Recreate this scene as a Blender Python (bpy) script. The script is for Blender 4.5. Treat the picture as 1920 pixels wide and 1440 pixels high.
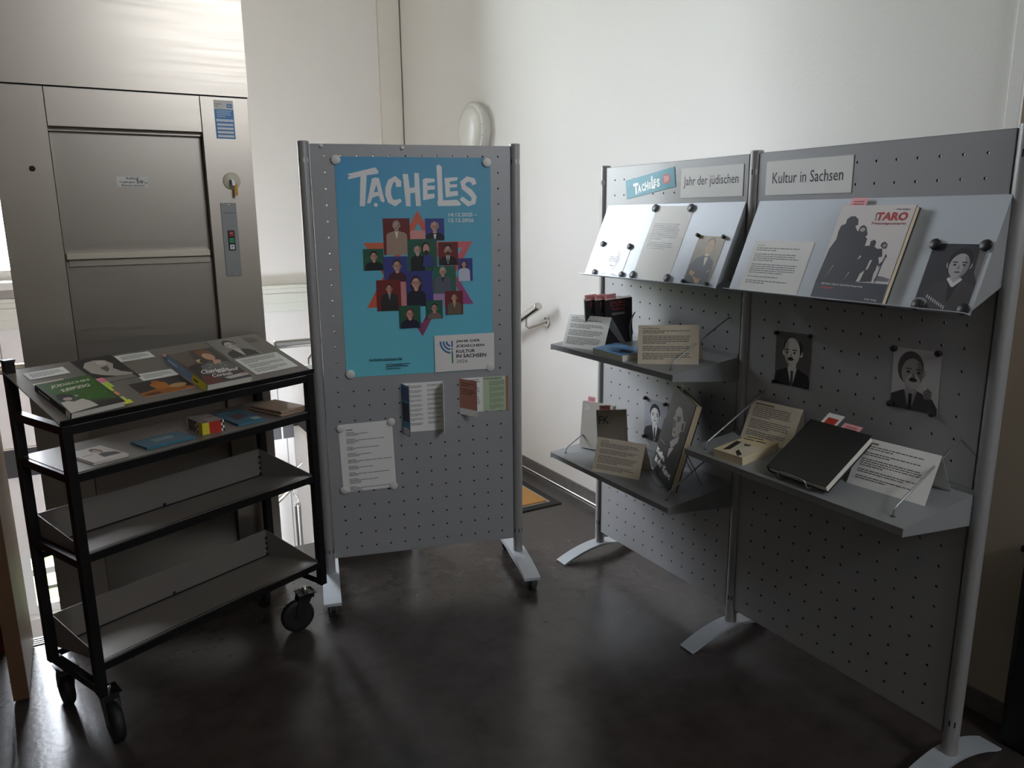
import bpy, bmesh, math, random
import numpy as np
from mathutils import Vector, Matrix

for o in list(bpy.data.objects):
    bpy.data.objects.remove(o, do_unlink=True)
SC = bpy.context.scene
COL = SC.collection

# ------------------------------------------------------------------ camera
F_PX, PITCH, ROLL, YAW, CAM_H = 1432.09, 0.21612, -0.0096, 0.51423, 1.5248


def cam_axes():
    cp, sp = math.cos(PITCH), math.sin(PITCH)
    fwd = np.array([math.sin(YAW) * cp, math.cos(YAW) * cp, -sp])
    right = np.array([math.cos(YAW), -math.sin(YAW), 0.0])
    up = np.cross(right, fwd)
    c, s = math.cos(ROLL), math.sin(ROLL)
    return c * right + s * up, -s * right + c * up, fwd


AX_R, AX_U, AX_F = cam_axes()
cam_data = bpy.data.cameras.new('camera')
cam_data.sensor_fit = 'HORIZONTAL'
cam_data.sensor_width = 36.0
cam_data.lens = F_PX / 1920.0 * 36.0
cam_data.clip_start = 0.05
cam_data.clip_end = 200
cam = bpy.data.objects.new('camera', cam_data)
M = Matrix.Identity(4)
for i in range(3):
    M[i][0], M[i][1], M[i][2] = AX_R[i], AX_U[i], -AX_F[i]
M[2][3] = CAM_H
cam.matrix_world = M
COL.objects.link(cam)
SC.camera = cam

# ------------------------------------------------------------------ world, daylight, exposure
SC.view_settings.view_transform = 'Standard'
SC.view_settings.look = 'None'
SC.view_settings.gamma = 1.0
SC.view_settings.use_curve_mapping = False
SC.view_settings.exposure = 1.95
world = bpy.data.worlds.new('daylight')
SC.world = world
world.use_nodes = True
wn = world.node_tree.nodes
wl = world.node_tree.links
wn.clear()
bgn = wn.new('ShaderNodeBackground')
bgn.inputs['Strength'].default_value = 7.0
wo = wn.new('ShaderNodeOutputWorld')
bgn.inputs['Color'].default_value = (0.86, 0.915, 1.0, 1.0)   # bright hazy sky
wl.new(bgn.outputs[0], wo.inputs[0])


def daylight(name, loc, rot, sx, sy, energy, color):
    """portal filling a window opening: guides sampling of the sky, adds no light"""
    l = bpy.data.lights.new(name, 'AREA')
    l.shape = 'RECTANGLE'
    l.size, l.size_y = sx, sy
    l.energy = energy
    l.color = color
    l.cycles.is_portal = True
    o = bpy.data.objects.new(name, l)
    o.location = loc
    o.rotation_euler = rot
    COL.objects.link(o)
    return o


sun_l = bpy.data.lights.new('sun', 'SUN')
sun_l.energy = 2.0
sun_l.angle = math.radians(0.5)
sun_l.color = (1.0, 0.95, 0.86)
sun_o = bpy.data.objects.new('sun', sun_l)
sun_o.rotation_euler = (math.radians(42), 0, math.radians(20))
COL.objects.link(sun_o)


# ------------------------------------------------------------------ pixel helpers (1920x1440 photograph)
def ray(px):
    d = AX_R * ((px[0] - 960) / F_PX) - AX_U * ((px[1] - 720) / F_PX) + AX_F
    return np.array([0, 0, CAM_H]), d


def on_plane(px, p0, n):
    o, d = ray(px)
    n = np.asarray(n, float)
    return o + d * (np.dot(np.asarray(p0, float) - o, n) / np.dot(d, n))


def crop(x0, y0, s):
    return lambda *pts: [(x0 + p[0] / s, y0 + p[1] / s) for p in pts]


def unit(v):
    v = np.asarray(v, float)
    return v / np.linalg.norm(v)


# ------------------------------------------------------------------ colours and materials
def lin(c):
    if isinstance(c, str):
        c = c.lstrip('#')
        c = tuple(int(c[i:i + 2], 16) / 255 for i in (0, 2, 4))
    return tuple((x / 12.92 if x <= 0.04045 else ((x + 0.055) / 1.055) ** 2.4) for x in c[:3]) + (1.0,)


MATS = {}


def mat(name, color, rough=0.5, metal=0.0, spec=0.5, noise=None, bump=None, coat=0.0):
    """noise=(scale, amount, second colour), bump=(scale, strength)"""
    if name in MATS:
        return MATS[name]
    m = bpy.data.materials.new(name)
    m.use_nodes = True
    nt = m.node_tree
    b = nt.nodes['Principled BSDF']
    b.inputs['Roughness'].default_value = rough
    b.inputs['Metallic'].default_value = metal
    b.inputs['Specular IOR Level'].default_value = spec
    b.inputs['Coat Weight'].default_value = coat
    b.inputs['Base Color'].default_value = lin(color)
    if noise or bump:
        tc = nt.nodes.new('ShaderNodeTexCoord')
        gp = nt.nodes.new('ShaderNodeNewGeometry')
    if noise:
        nz = nt.nodes.new('ShaderNodeTexNoise')
        nz.inputs['Scale'].default_value = noise[0]
        nz.inputs['Detail'].default_value = 6
        nz.inputs['Roughness'].default_value = 0.62
        nt.links.new(gp.outputs['Position'], nz.inputs['Vector'])
        rp = nt.nodes.new('ShaderNodeValToRGB')
        rp.color_ramp.elements[0].position = 0.5 - 0.5 * noise[1]
        rp.color_ramp.elements[1].position = 0.5 + 0.5 * noise[1]
        rp.color_ramp.elements[0].color = lin(color)
        rp.color_ramp.elements[1].color = lin(noise[2])
        nt.links.new(nz.outputs['Fac'], rp.inputs[0])
        nt.links.new(rp.outputs[0], b.inputs['Base Color'])
    if bump:
        n2 = nt.nodes.new('ShaderNodeTexNoise')
        n2.inputs['Scale'].default_value = bump[0]
        n2.inputs['Detail'].default_value = 4
        nt.links.new(gp.outputs['Position'], n2.inputs['Vector'])
        bp = nt.nodes.new('ShaderNodeBump')
        bp.inputs['Strength'].default_value = bump[1]
        bp.inputs['Distance'].default_value = 0.01
        nt.links.new(n2.outputs['Fac'], bp.inputs['Height'])
        nt.links.new(bp.outputs[0], b.inputs['Normal'])
    MATS[name] = m
    return m


def steel_mat(name, color, rough, scale, amount):
    """brushed sheet steel: stretched noise varies roughness and colour a little"""
    m = mat(name, color, rough, 1.0)
    nt = m.node_tree
    b = nt.nodes['Principled BSDF']
    gp = nt.nodes.new('ShaderNodeNewGeometry')
    mp = nt.nodes.new('ShaderNodeMapping')
    mp.inputs['Scale'].default_value = scale
    nz = nt.nodes.new('ShaderNodeTexNoise')
    nz.inputs['Scale'].default_value = 1.0
    nz.inputs['Detail'].default_value = 5
    nt.links.new(gp.outputs['Position'], mp.inputs[0])
    nt.links.new(mp.outputs[0], nz.inputs['Vector'])
    mr = nt.nodes.new('ShaderNodeMapRange')
    mr.inputs['To Min'].default_value = rough - amount
    mr.inputs['To Max'].default_value = rough + amount
    nt.links.new(nz.outputs['Fac'], mr.inputs['Value'])
    nt.links.new(mr.outputs[0], b.inputs['Roughness'])
    return m


def glass_mat():
    m = bpy.data.materials.new('window glass')
    m.use_nodes = True
    nt = m.node_tree
    nt.nodes.clear()
    out = nt.nodes.new('ShaderNodeOutputMaterial')
    mx = nt.nodes.new('ShaderNodeMixShader')
    tr = nt.nodes.new('ShaderNodeBsdfTransparent')
    gl = nt.nodes.new('ShaderNodeBsdfGlossy')
    gl.inputs['Roughness'].default_value = 0.02
    fr = nt.nodes.new('ShaderNodeFresnel')
    fr.inputs['IOR'].default_value = 1.3
    nt.links.new(fr.outputs[0], mx.inputs[0])
    nt.links.new(tr.outputs[0], mx.inputs[1])
    nt.links.new(gl.outputs[0], mx.inputs[2])
    nt.links.new(mx.outputs[0], out.inputs[0])
    return m


def ink_mat():
    """printed colour: reads the per-corner ink colour of the print mesh"""
    m = bpy.data.materials.new('printed ink')
    m.use_nodes = True
    nt = m.node_tree
    b = nt.nodes['Principled BSDF']
    b.inputs['Roughness'].default_value = 0.42
    at = nt.nodes.new('ShaderNodeAttribute')
    at.attribute_name = 'ink'
    nt.links.new(at.outputs['Color'], b.inputs['Base Color'])
    return m


GLASS = glass_mat()
INK = ink_mat()
WHITE = mat('white wall paint', '#ebe8e4', 0.85, bump=(70, 0.06))
WHITE2 = mat('pillar paint', '#e6e1d8', 0.85, bump=(70, 0.05))
TANW = mat('tan paint', '#b9a995', 0.8)
REDW = mat('dark red paint', '#5a1713', 0.6)
CEIL = mat('ceiling paint', '#e4e1da', 0.9)
LINO = mat('dark linoleum', '#332d2b', 0.25, noise=(9, 0.5, '#48403d'), bump=(55, 0.05))
SKIRT = mat('skirting linoleum', '#55504c', 0.45, noise=(40, 0.5, '#726b64'))
STEEL = steel_mat('brushed stainless steel', '#aca499', 0.36, (2.0, 2.0, 90), 0.06)
STEEL_D = steel_mat('brushed stainless steel door', '#9b948b', 0.36, (2.0, 2.0, 90), 0.07)
CHROME = mat('satin chrome', '#c9c7c2', 0.22, 1.0)
WIRE = mat('silver wire', '#a9abad', 0.35, 0.9)
SILVER = mat('silver powder coat', '#9d9c9b', 0.42, 0.25)
PEG = mat('pegboard powder coat', '#a2a2a3', 0.46, 0.15)
SHELFM = mat('shelf powder coat', '#939596', 0.5, 0.2)
BOARDM = mat('display board powder coat', '#b4bac0', 0.45, 0.15)
FOOTM = mat('foot powder coat', '#b9bec3', 0.42, 0.2)
BLACKM = mat('black steel', '#1c1b1b', 0.38, 0.3)
TROUGH = mat('dark grey sheet steel', '#827b75', 0.42, 0.2)
RUBBER = mat('black rubber', '#151515', 0.6)
WHEELG = mat('dark grey plastic', '#3c3d40', 0.45)
PAPER = mat('white paper', '#eceae6', 0.7)
PAPERB = mat('cream paper', '#d8cbb6', 0.75)
PAGES = mat('book pages', '#d8c9ab', 0.85, noise=(300, 0.5, '#c6b592'))
PAGESW = mat('pale book pages', '#dfdacd', 0.85)
BLKCLOTH = mat('black book cloth', '#1d1c1e', 0.45)
GREYCLOTH = mat('grey book cloth', '#b9b4ab', 0.8)
PINK = mat('pink slip', '#e8a3a6', 0.7)
MAGW = mat('white plastic', '#dedbd6', 0.4)
MAGB = mat('black plastic', '#17171a', 0.45)
MAGG = mat('dark grey magnet', '#4a4c52', 0.4)
CREAM = mat('cream plastic', '#d9d2bb', 0.4)
OPAL = mat('opal lamp plastic', '#eceae4', 0.3)
WOOD = mat('beech veneer', '#8f7a62', 0.45, noise=(6, 0.6, '#9f8970'))
WOODE = mat('oak edge', '#5c4029', 0.55)
COIR = mat('tan mat', '#c08c4e', 0.9, bump=(300, 0.5))
FRAMEW = mat('white window frame', '#e4e4e2', 0.4)
DUCTM = mat('pale duct plastic', '#dfe1d6', 0.45)
DARKT = mat('dark stone', '#3b3a3d', 0.4)
GRASS = mat('lawn', '#4a5a1c', 0.9, noise=(3, 0.6, '#5c6c26'))
LEAF = mat('foliage', '#4c5c1c', 0.8, noise=(2, 0.6, '#667628'))
BARK = mat('bark', '#5b4a38', 0.9)
YELLOW = mat('yellow tag', '#d9a33a', 0.6)
BINM = mat('black bin plastic', '#0b0b0c', 0.5)


# ------------------------------------------------------------------ mesh builder
class MB:
    def __init__(self):
        self.v, self.f, self.smooth = [], [], []

    def face(self, pts, smooth=False):
        i = len(self.v)
        self.v += [tuple(float(c) for c in p) for p in pts]
        self.f.append(tuple(range(i, i + len(pts))))
        self.smooth.append(smooth)

    def mesh_add(self, verts, faces, smooth=False):
        i = len(self.v)
        self.v += [tuple(float(c) for c in p) for p in verts]
        for f in faces:
            self.f.append(tuple(k + i for k in f))
            self.smooth.append(smooth)

    def obox(self, o, ax, ay, az, bevel=0.0):
        """box from corner o with edge vectors ax, ay, az"""
        o, ax, ay, az = (np.asarray(q, float) for q in (o, ax, ay, az))
        vs = [o + ax * i + ay * j + az * k for k in (0, 1) for j in (0, 1) for i in (0, 1)]
        fs = [(0, 2, 3, 1), (4, 5, 7, 6), (0, 1, 5, 4), (2, 6, 7, 3), (0, 4, 6, 2), (1, 3, 7, 5)]
        if np.dot(np.cross(ax, ay), az) < 0:
            fs = [f[::-1] for f in fs]
        if bevel <= 0:
            self.mesh_add(vs, fs)
            return self
        bm = bmesh.new()
        bv = [bm.verts.new(p) for p in vs]
        for f in fs:
            bm.faces.new([bv[k] for k in f])
        bmesh.ops.bevel(bm, geom=bm.edges[:], offset=bevel, segments=2, affect='EDGES', profile=0.5)
        bm.verts.index_update()
        self.mesh_add([v.co[:] for v in bm.verts], [[v.index for v in f.verts] for f in bm.faces])
        bm.free()
        return self

    def box(self, a, b, bevel=0.0):
        a, b = np.minimum(a, b), np.maximum(a, b)
        d = b - a
        return self.obox(a, (d[0], 0, 0), (0, d[1], 0), (0, 0, d[2]), bevel)

    def bar(self, p, q, w, t, up=(0, 0, 1), bevel=0.0):
        """square bar from p to q, w across, t along 'up'"""
        p, q = np.asarray(p, float), np.asarray(q, float)
        d = q - p
        s = unit(np.cross(d, up))
        u = unit(np.cross(s, d))
        return self.obox(p - s * w / 2 - u * t / 2, d, s * w, u * t, bevel)

    def tube(self, pts, r, seg=12, caps=True, radii=None):
        pts = [np.asarray(p, float) for p in pts]
        n = len(pts)
        tang = []
        for i in range(n):
            a = pts[max(i - 1, 0)]
            b = pts[min(i + 1, n - 1)]
            tang.append(unit(b - a))
        ref = np.array([0, 0, 1.0]) if abs(tang[0][2]) < 0.9 else np.array([1.0, 0, 0])
        s = unit(np.cross(tang[0], ref))
        rings = []
        for i in range(n):
            s = unit(s - tang[i] * np.dot(s, tang[i]))
            t = np.cross(tang[i], s)
            rr = radii[i] if radii else r
            rings.append([pts[i] + rr * (math.cos(2 * math.pi * k / seg) * s + math.sin(2 * math.pi * k / seg) * t) for k in range(seg)])
        vs = [p for ring in rings for p in ring]
        fs = []
        for i in range(n - 1):
            for k in range(seg):
                a, b = i * seg + k, i * seg + (k + 1) % seg
                fs.append((a, b, b + seg, a + seg))
        self.mesh_add(vs, fs, True)
        if caps:
            self.mesh_add(rings[0], [tuple(range(seg))[::-1]])
            self.mesh_add(rings[-1], [tuple(range(seg))])
        return self

    def lathe(self, c, axis, prof, seg=32):
        """prof: list of (along, radius)"""
        c, axis = np.asarray(c, float), unit(axis)
        ref = np.array([0, 0, 1.0]) if abs(axis[2]) < 0.9 else np.array([1.0, 0, 0])
        s = unit(np.cross(axis, ref))
        t = np.cross(axis, s)
        vs, fs = [], []
        for a, r in prof:
            for k in range(seg):
                th = 2 * math.pi * k / seg
                vs.append(c + axis * a + r * (math.cos(th) * s + math.sin(th) * t))
        for i in range(len(prof) - 1):
            for k in range(seg):
                a, b = i * seg + k, i * seg + (k + 1) % seg
                fs.append((a, b, b + seg, a + seg))
        self.mesh_add(vs, fs, True)
        if prof[0][1] > 1e-6:
            self.mesh_add(vs[:seg], [tuple(range(seg))[::-1]])
        if prof[-1][1] > 1e-6:
            self.mesh_add(vs[-seg:], [tuple(range(seg))])
        return self

    def prism(self, pts, d):
        """extrude a planar polygon by vector d"""
        pts = [np.asarray(p, float) for p in pts]
        d = np.asarray(d, float)
        n = len(pts)
        self.mesh_add(pts + [p + d for p in pts], [tuple(range(n))[::-1], tuple(range(n, 2 * n))] + [(i, (i + 1) % n, n + (i + 1) % n, n + i) for i in range(n)])
        return self


def obj(name, mb, m, parent=None, base=None):
    v = np.array(mb.v)
    lo, hi = v.min(0), v.max(0)
    c = (lo + hi) / 2 if base is None else np.asarray(base, float)
    if parent is None and base is None:
        c = np.array([(lo[0] + hi[0]) / 2, (lo[1] + hi[1]) / 2, lo[2]])
    me = bpy.data.meshes.new(name)
    me.from_pydata([tuple(p) for p in v - c], [], mb.f)
    me.polygons.foreach_set('use_smooth', mb.smooth)
    me.validate()
    bm = bmesh.new()
    bm.from_mesh(me)
    bmesh.ops.recalc_face_normals(bm, faces=bm.faces)
    bm.to_mesh(me)
    bm.free()
    if m is not None:
        me.materials.append(m)
    o = bpy.data.objects.new(name, me)
    COL.objects.link(o)
    if parent is not None:
        o.parent = parent
        w = parent.location.copy()
        if parent.parent is not None:
            w = w + parent.parent.location
        o.location = Vector(c) - w
    else:
        o.location = Vector(c)
    return o


def tag(o, label, cat, group=None):
    o['label'] = label
    o['category'] = cat
    if group:
        o['group'] = group
    return o


def thing(name, label, cat, loc, group=None):
    o = bpy.data.objects.new(name, None)
    o.empty_display_size = 0.05
    o.location = Vector([float(x) for x in loc])
    COL.objects.link(o)
    return tag(o, label, cat, group)


def struct(name, mb, m, parent=None):
    o = obj(name, mb, m, parent)
    if parent is None:
        o['kind'] = 'structure'
    return o


# ------------------------------------------------------------------ frames and prints
class Frame:
    """a flat rectangle: o = top-left corner, ex to the right, ey downwards, n towards the reader"""

    def __init__(self, o, ex, ey, w, h):
        self.o, self.ex, self.ey, self.w, self.h = np.asarray(o, float), unit(ex), unit(ey), w, h
        self.n = unit(np.cross(self.ey, self.ex)) * -1
        self.n = unit(np.cross(self.ex, -self.ey))

    def p(self, u, v, d=0.0):
        return self.o + self.ex * (u * self.w) + self.ey * (v * self.h) + self.n * d

    def lifted(self, d):
        return Frame(self.o + self.n * d, self.ex, self.ey, self.w, self.h)


def rect_frame(pts, square=True):
    """best rectangle through four 3D corners TL, TR, BR, BL"""
    a, b, c, d = (np.asarray(p, float) for p in pts)
    cen = (a + b + c + d) / 4
    ex = (b - a + c - d) / 2
    ey = (d - a + c - b) / 2
    w, h = np.linalg.norm(ex), np.linalg.norm(ey)
    ex = unit(ex)
    if square:
        ey = unit(ey - ex * np.dot(ex, ey))
    else:
        ey = unit(ey)
    return Frame(cen - ex * w / 2 - ey * h / 2, ex, ey, w, h)


def flat_frame(px, p0, n, lift=0.0):
    p0 = np.asarray(p0, float) + unit(n) * lift
    return rect_frame([on_plane(q, p0, n) for q in px])


def stand_frame(px, p0, n):
    """upright sheet whose lower edge (BL, BR pixels) stands on the plane p0, n"""
    tl, tr, br, bl = px
    BL, BR = on_plane(bl, p0, n), on_plane(br, p0, n)
    e = unit(BR - BL)
    TL, TR = on_plane(tl, BL, e), on_plane(tr, BR, e)
    up = ((TL - BL) + (TR - BR)) / 2
    h = np.linalg.norm(up)
    w = np.linalg.norm(BR - BL)
    up = unit(up)
    return Frame(BL + up * h, e, -up, w, h)


def homography(src):
    dst = [(0, 0), (1, 0), (1, 1), (0, 1)]
    A, B = [], []
    for (x, y), (u, v) in zip(src, dst):
        A.append([x, y, 1, 0, 0, 0, -u * x, -u * y]); B.append(u)
        A.append([0, 0, 0, x, y, 1, -v * x, -v * y]); B.append(v)
    h = np.linalg.solve(np.array(A, float), np.array(B, float))
    return np.append(h, 1).reshape(3, 3)


TEXT_CACHE = {}


def text_mesh(s, bold):
    key = (s, bold)
    if key not in TEXT_CACHE:
        cu = bpy.data.curves.new('lettering', 'FONT')
        cu.body = s
        cu.offset = bold
        cu.resolution_u = 2
        to = bpy.data.objects.new('lettering', cu)
        COL.objects.link(to)
        dg = bpy.context.evaluated_depsgraph_get()
        me = bpy.data.meshes.new_from_object(to.evaluated_get(dg))
        vs = np.array([v.co[:2] for v in me.vertices])
        fs = [tuple(p.vertices) for p in me.polygons]
        bpy.data.objects.remove(to, do_unlink=True)
        bpy.data.curves.remove(cu)
        bpy.data.meshes.remove(me)
        lo, hi = vs.min(0), vs.max(0)
        vs = (vs - lo) / (hi - lo)
        vs[:, 1] = 1 - vs[:, 1]
        TEXT_CACHE[key] = (vs, fs)
    return TEXT_CACHE[key]


class Print:
    """flat ink shapes on a Frame; coordinates u right, v down in 0..1 (or pixels through a homography)"""
    STEP = 2.0e-5

    def __init__(self, frame, src=None, lift=0.0003):
        self.fr = frame
        self.H = homography(src) if src else None
        self.v, self.f, self.c = [], [], []
        self.z = lift

    def uv(self, p, raw=False):
        if self.H is None or raw:
            return p
        q = self.H @ np.array([p[0], p[1], 1.0])
        return q[0] / q[2], q[1] / q[2]

    def _add(self, uvs, faces, cols):
        self.z += self.STEP
        i = len(self.v)
        self.v += [tuple(self.fr.p(u, v, self.z)) for u, v in uvs]
        for f in faces:
            self.f.append(tuple(k + i for k in f))
            self.c += [cols[k] if isinstance(cols, list) else cols for k in f]

    def poly(self, pts, col, raw=False):
        pts = [self.uv(p, raw) for p in pts]
        # triangulate concave outlines through a fan-safe ear clip
        from mathutils.geometry import tessellate_polygon
        tris = tessellate_polygon([[Vector((p[0], p[1], 0)) for p in pts]])
        cl = [lin(c) for c in col] if isinstance(col, list) else lin(col)
        self._add(pts, tris, cl)
        return self

    def rect(self, u0, v0, u1, v1, col, raw=True):
        return self.poly([(u0, v0), (u1, v0), (u1, v1), (u0, v1)], col, raw)

    def ell(self, cx, cy, rx, ry, col, rot=0.0, raw=True, a0=0, a1=360, seg=20):
        pts = []
        for k in range(seg + (0 if a1 - a0 == 360 else 1)):
            t = math.radians(a0 + (a1 - a0) * k / seg)
            x, y = rx * math.cos(t), ry * math.sin(t)
            c, s = math.cos(rot), math.sin(rot)
            pts.append((cx + x * c - y * s, cy + x * s + y * c))
        return self.poly(pts, col, raw)

    def text(self, s, quad, col, bold=0.0, raw=False):
        """quad TL, TR, BR, BL (pixels unless raw) filled by the lettering; or (u0, v0, u1, v1)"""
        if len(quad) == 4 and not isinstance(quad[0], (tuple, list)):
            u0, v0, u1, v1 = quad
            quad, raw = [(u0, v0), (u1, v0), (u1, v1), (u0, v1)], True
        q = [np.array(self.uv(p, raw)) for p in quad]
        vs, fs = text_mesh(s, bold)
        uvs = [tuple(q[0] * (1 - x) * (1 - y) + q[1] * x * (1 - y) + q[2] * x * y + q[3] * (1 - x) * y) for x, y in vs]
        self._add(uvs, fs, lin(col))
        return self

    def lines(self, u0, v0, u1, v1, n, col, seed=1, breaks=(), fill=0.42, last=0.6):
        """running text too small to read: rows of word-long strokes"""
        rnd = random.Random(seed)
        pitch = (v1 - v0) / n
        uvs, fs = [], []
        for i in range(n):
            if i in breaks:
                continue
            x = u0
            end = u1 - rnd.random() * 0.12 * (u1 - u0)
            if (i + 1) in breaks or i == n - 1:
                end = u0 + (u1 - u0) * min(1.0, last * (0.6 + 0.7 * rnd.random()))
            y = v0 + i * pitch
            while x < end:
                wlen = (0.02 + 0.07 * rnd.random()) * (u1 - u0) * 1.2
                x2 = min(x + wlen, end)
                k = len(uvs)
                uvs += [(x, y), (x2, y), (x2, y + pitch * fill), (x, y + pitch * fill)]
                fs.append((k, k + 1, k + 2, k + 3))
                x = x2 + 0.012 * (u1 - u0)
        self._add(uvs, fs, lin(col))
        return self

    def build(self, parent, name='print'):
        mb = MB()
        mb.v, mb.f = self.v, self.f
        me = bpy.data.meshes.new(name)
        v = np.array(self.v)
        c = (v.min(0) + v.max(0)) / 2
        me.from_pydata([tuple(p) for p in v - c], [], self.f)
        at = me.color_attributes.new('ink', 'FLOAT_COLOR', 'CORNER')
        at.data.foreach_set('color', np.array(self.c, dtype=np.float32).ravel())
        me.materials.append(INK)
        o = bpy.data.objects.new(name, me)
        COL.objects.link(o)
        o.parent = parent
        w = parent.location.copy()
        if parent.parent is not None:
            w = w + parent.parent.location
        o.location = Vector(c) - w
        return o


def sheet(name, label, cat, fr, m=PAPER, t=0.0006, group=None):
    """a sheet of paper or card lying on a surface; fr is the surface it lies on"""
    mb = MB()
    mb.obox(fr.p(0, 0, 0.0003), fr.ex * fr.w, fr.ey * fr.h, fr.n * t)
    o = obj(name, mb, m)
    tag(o, label, cat, group)
    return o, fr.lifted(0.0003 + t)

# ================================================================== THE PLACE
XW, YB, ZC, ZL = 2.30, 5.74, 4.20, -1.36      # right wall, back wall, ceiling, lower floor


def holed_wall(mb, axis, pos, t, u0, u1, z0, z1, holes):
    """wall slab with rectangular openings; axis 'y' = wall across y at pos..pos+t, spanning x u0..u1"""
    us = sorted({u0, u1, *[h[0] for h in holes], *[h[1] for h in holes]})
    zs = sorted({z0, z1, *[h[2] for h in holes], *[h[3] for h in holes]})
    for a, b in zip(us, us[1:]):
        for c, d in zip(zs, zs[1:]):
            if any(h[0] <= a and b <= h[1] and h[2] <= c and d <= h[3] for h in holes):
                continue
            if axis == 'y':
                mb.box((a, pos, c), (b, pos + t, d))
            else:
                mb.box((pos, a, c), (pos + t, b, d))
    return mb


W1 = (-1.9, 0.85, 1.16, 3.95)
W2 = (-0.55, 0.70, -1.13, -0.66)
W_FILL = (1.05, 2.25, 3.0, 4.05)  # unseen window behind the camera, added to give fill light
floor = MB()
floor.box((-3.0, -2.85, -0.16), (XW, 3.13, 0))
floor.box((0.63, 3.13, -0.16), (XW, 3.46, 0))
floor.box((1.35, 3.46, -0.16), (XW, 4.05, 0))
struct('floor', floor, LINO)
struct('floor_lower', MB().box((-3.0, 3.1, ZL - 0.1), (XW, YB, ZL)), DARKT)
struct('ceiling', MB().box((-3.1, -2.85, ZC), (XW + 0.1, YB + 0.25, ZC + 0.1)), CEIL)
struct('wall_back', holed_wall(MB(), 'y', YB, 0.25, -3.1, XW + 0.1, ZL - 0.1, ZC, [W1, W2]), WHITE)
struct('wall_right', MB().box((XW, 1.24, ZL - 0.1), (XW + 0.1, YB, ZC)), WHITE)
struct('wall_right_near', MB().box((XW, -2.7, -0.16), (XW + 0.1, 1.24, ZC)), TANW)
struct('trim_1', MB().box((XW - 0.012, 1.222, 0.07), (XW, 1.262, ZC - 0.01), 0.003), WHITE)
struct('wall_left', holed_wall(MB(), 'x', -3.1, 0.1, -2.7, YB, ZL - 0.1, ZC, []), WHITE)
struct('wall_camera_side', holed_wall(MB(), 'y', -2.85, 0.25, -3.0, XW, -0.16, ZC, [W_FILL]), WHITE)
struct('wall_partition', MB().box((-3.0, 3.09, 0.0), (-0.37, 3.15, ZC)), REDW)
struct('wall_landing_edge', MB().box((-3.0, 3.05, ZL), (0.63, 3.12, -0.16)), WHITE)
pil = MB().box((2.13, YB - 0.03, ZL), (XW, YB, ZC))
po = struct('trim_2', pil, WHITE2)
obj('pilaster_cap', MB().box((2.125, YB - 0.034, 2.74), (XW, YB - 0.02, 2.746)), WHITE2, po)
struct('trim_6', MB().box((XW - 0.004, YB - 0.044, 0.08), (XW - 0.0005, YB - 0.031, ZC - 0.01)), mat('corner gap', '#6d6a64', 0.9))
struct('baseboard_right', MB().box((XW - 0.012, 1.262, 0), (XW, 4.05, 0.07), 0.002), SKIRT)
struct('baseboard_right_near', MB().box((XW - 0.012, -2.6, 0), (XW, 1.222, 0.07), 0.002), SKIRT)
struct('trim_3', MB().tube([(XW - 0.014, 1.3, 0.006), (XW - 0.014, 4.04, 0.006)], 0.006, 8), CHROME)
bb = struct('baseboard_back', MB().box((-3.0, YB - 0.02, -0.11), (2.13, YB, 0.075)), DARKT)
for xj in (0.2, 1.22):
    obj('joint', MB().box((xj, YB - 0.022, -0.11), (xj + 0.012, YB - 0.018, 0.075)), FRAMEW, bb)
wj = struct('trim_4', MB().box((-3.0, YB - 0.012, 0.075), (2.13, YB, 0.085)), WHITE2)
for xj, z0, z1 in ((1.215, 0.085, 0.5), (1.26, -1.2, -0.11), (-0.47, 0.085, 0.8)):
    obj('panel_joint', MB().box((xj, YB - 0.004, z0), (xj + 0.006, YB, z1)), mat('joint grey', '#9a9aa0', 0.8), wj)
# nosing strips at the landing edge
ns = struct('trim_5', MB().box((-0.37, 3.075, 0), (-0.19, 3.13, 0.004)), CHROME)
for k in range(3):
    obj('groove', MB().box((-0.37, 3.083 + k * 0.016, 0.004), (-0.19, 3.088 + k * 0.016, 0.006)), BLACKM, ns)
struct('wall_stringer', MB().box((1.31, 3.46, ZL), (1.349, YB - 0.03, -0.02)), WHITE)
st = bpy.data.objects.new('stairs', None)
COL.objects.link(st)
st['kind'] = 'structure'
st.location = (1.65, 4.9, ZL)
for k in range(7):
    y = 4.05 + k * 0.24
    obj('step', MB().box((1.35, y, -0.17 * (k + 1) - 0.15), (XW - 0.001, min(y + 0.26, YB - 0.04), -0.17 * (k + 1))), DARKT, st)


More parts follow.
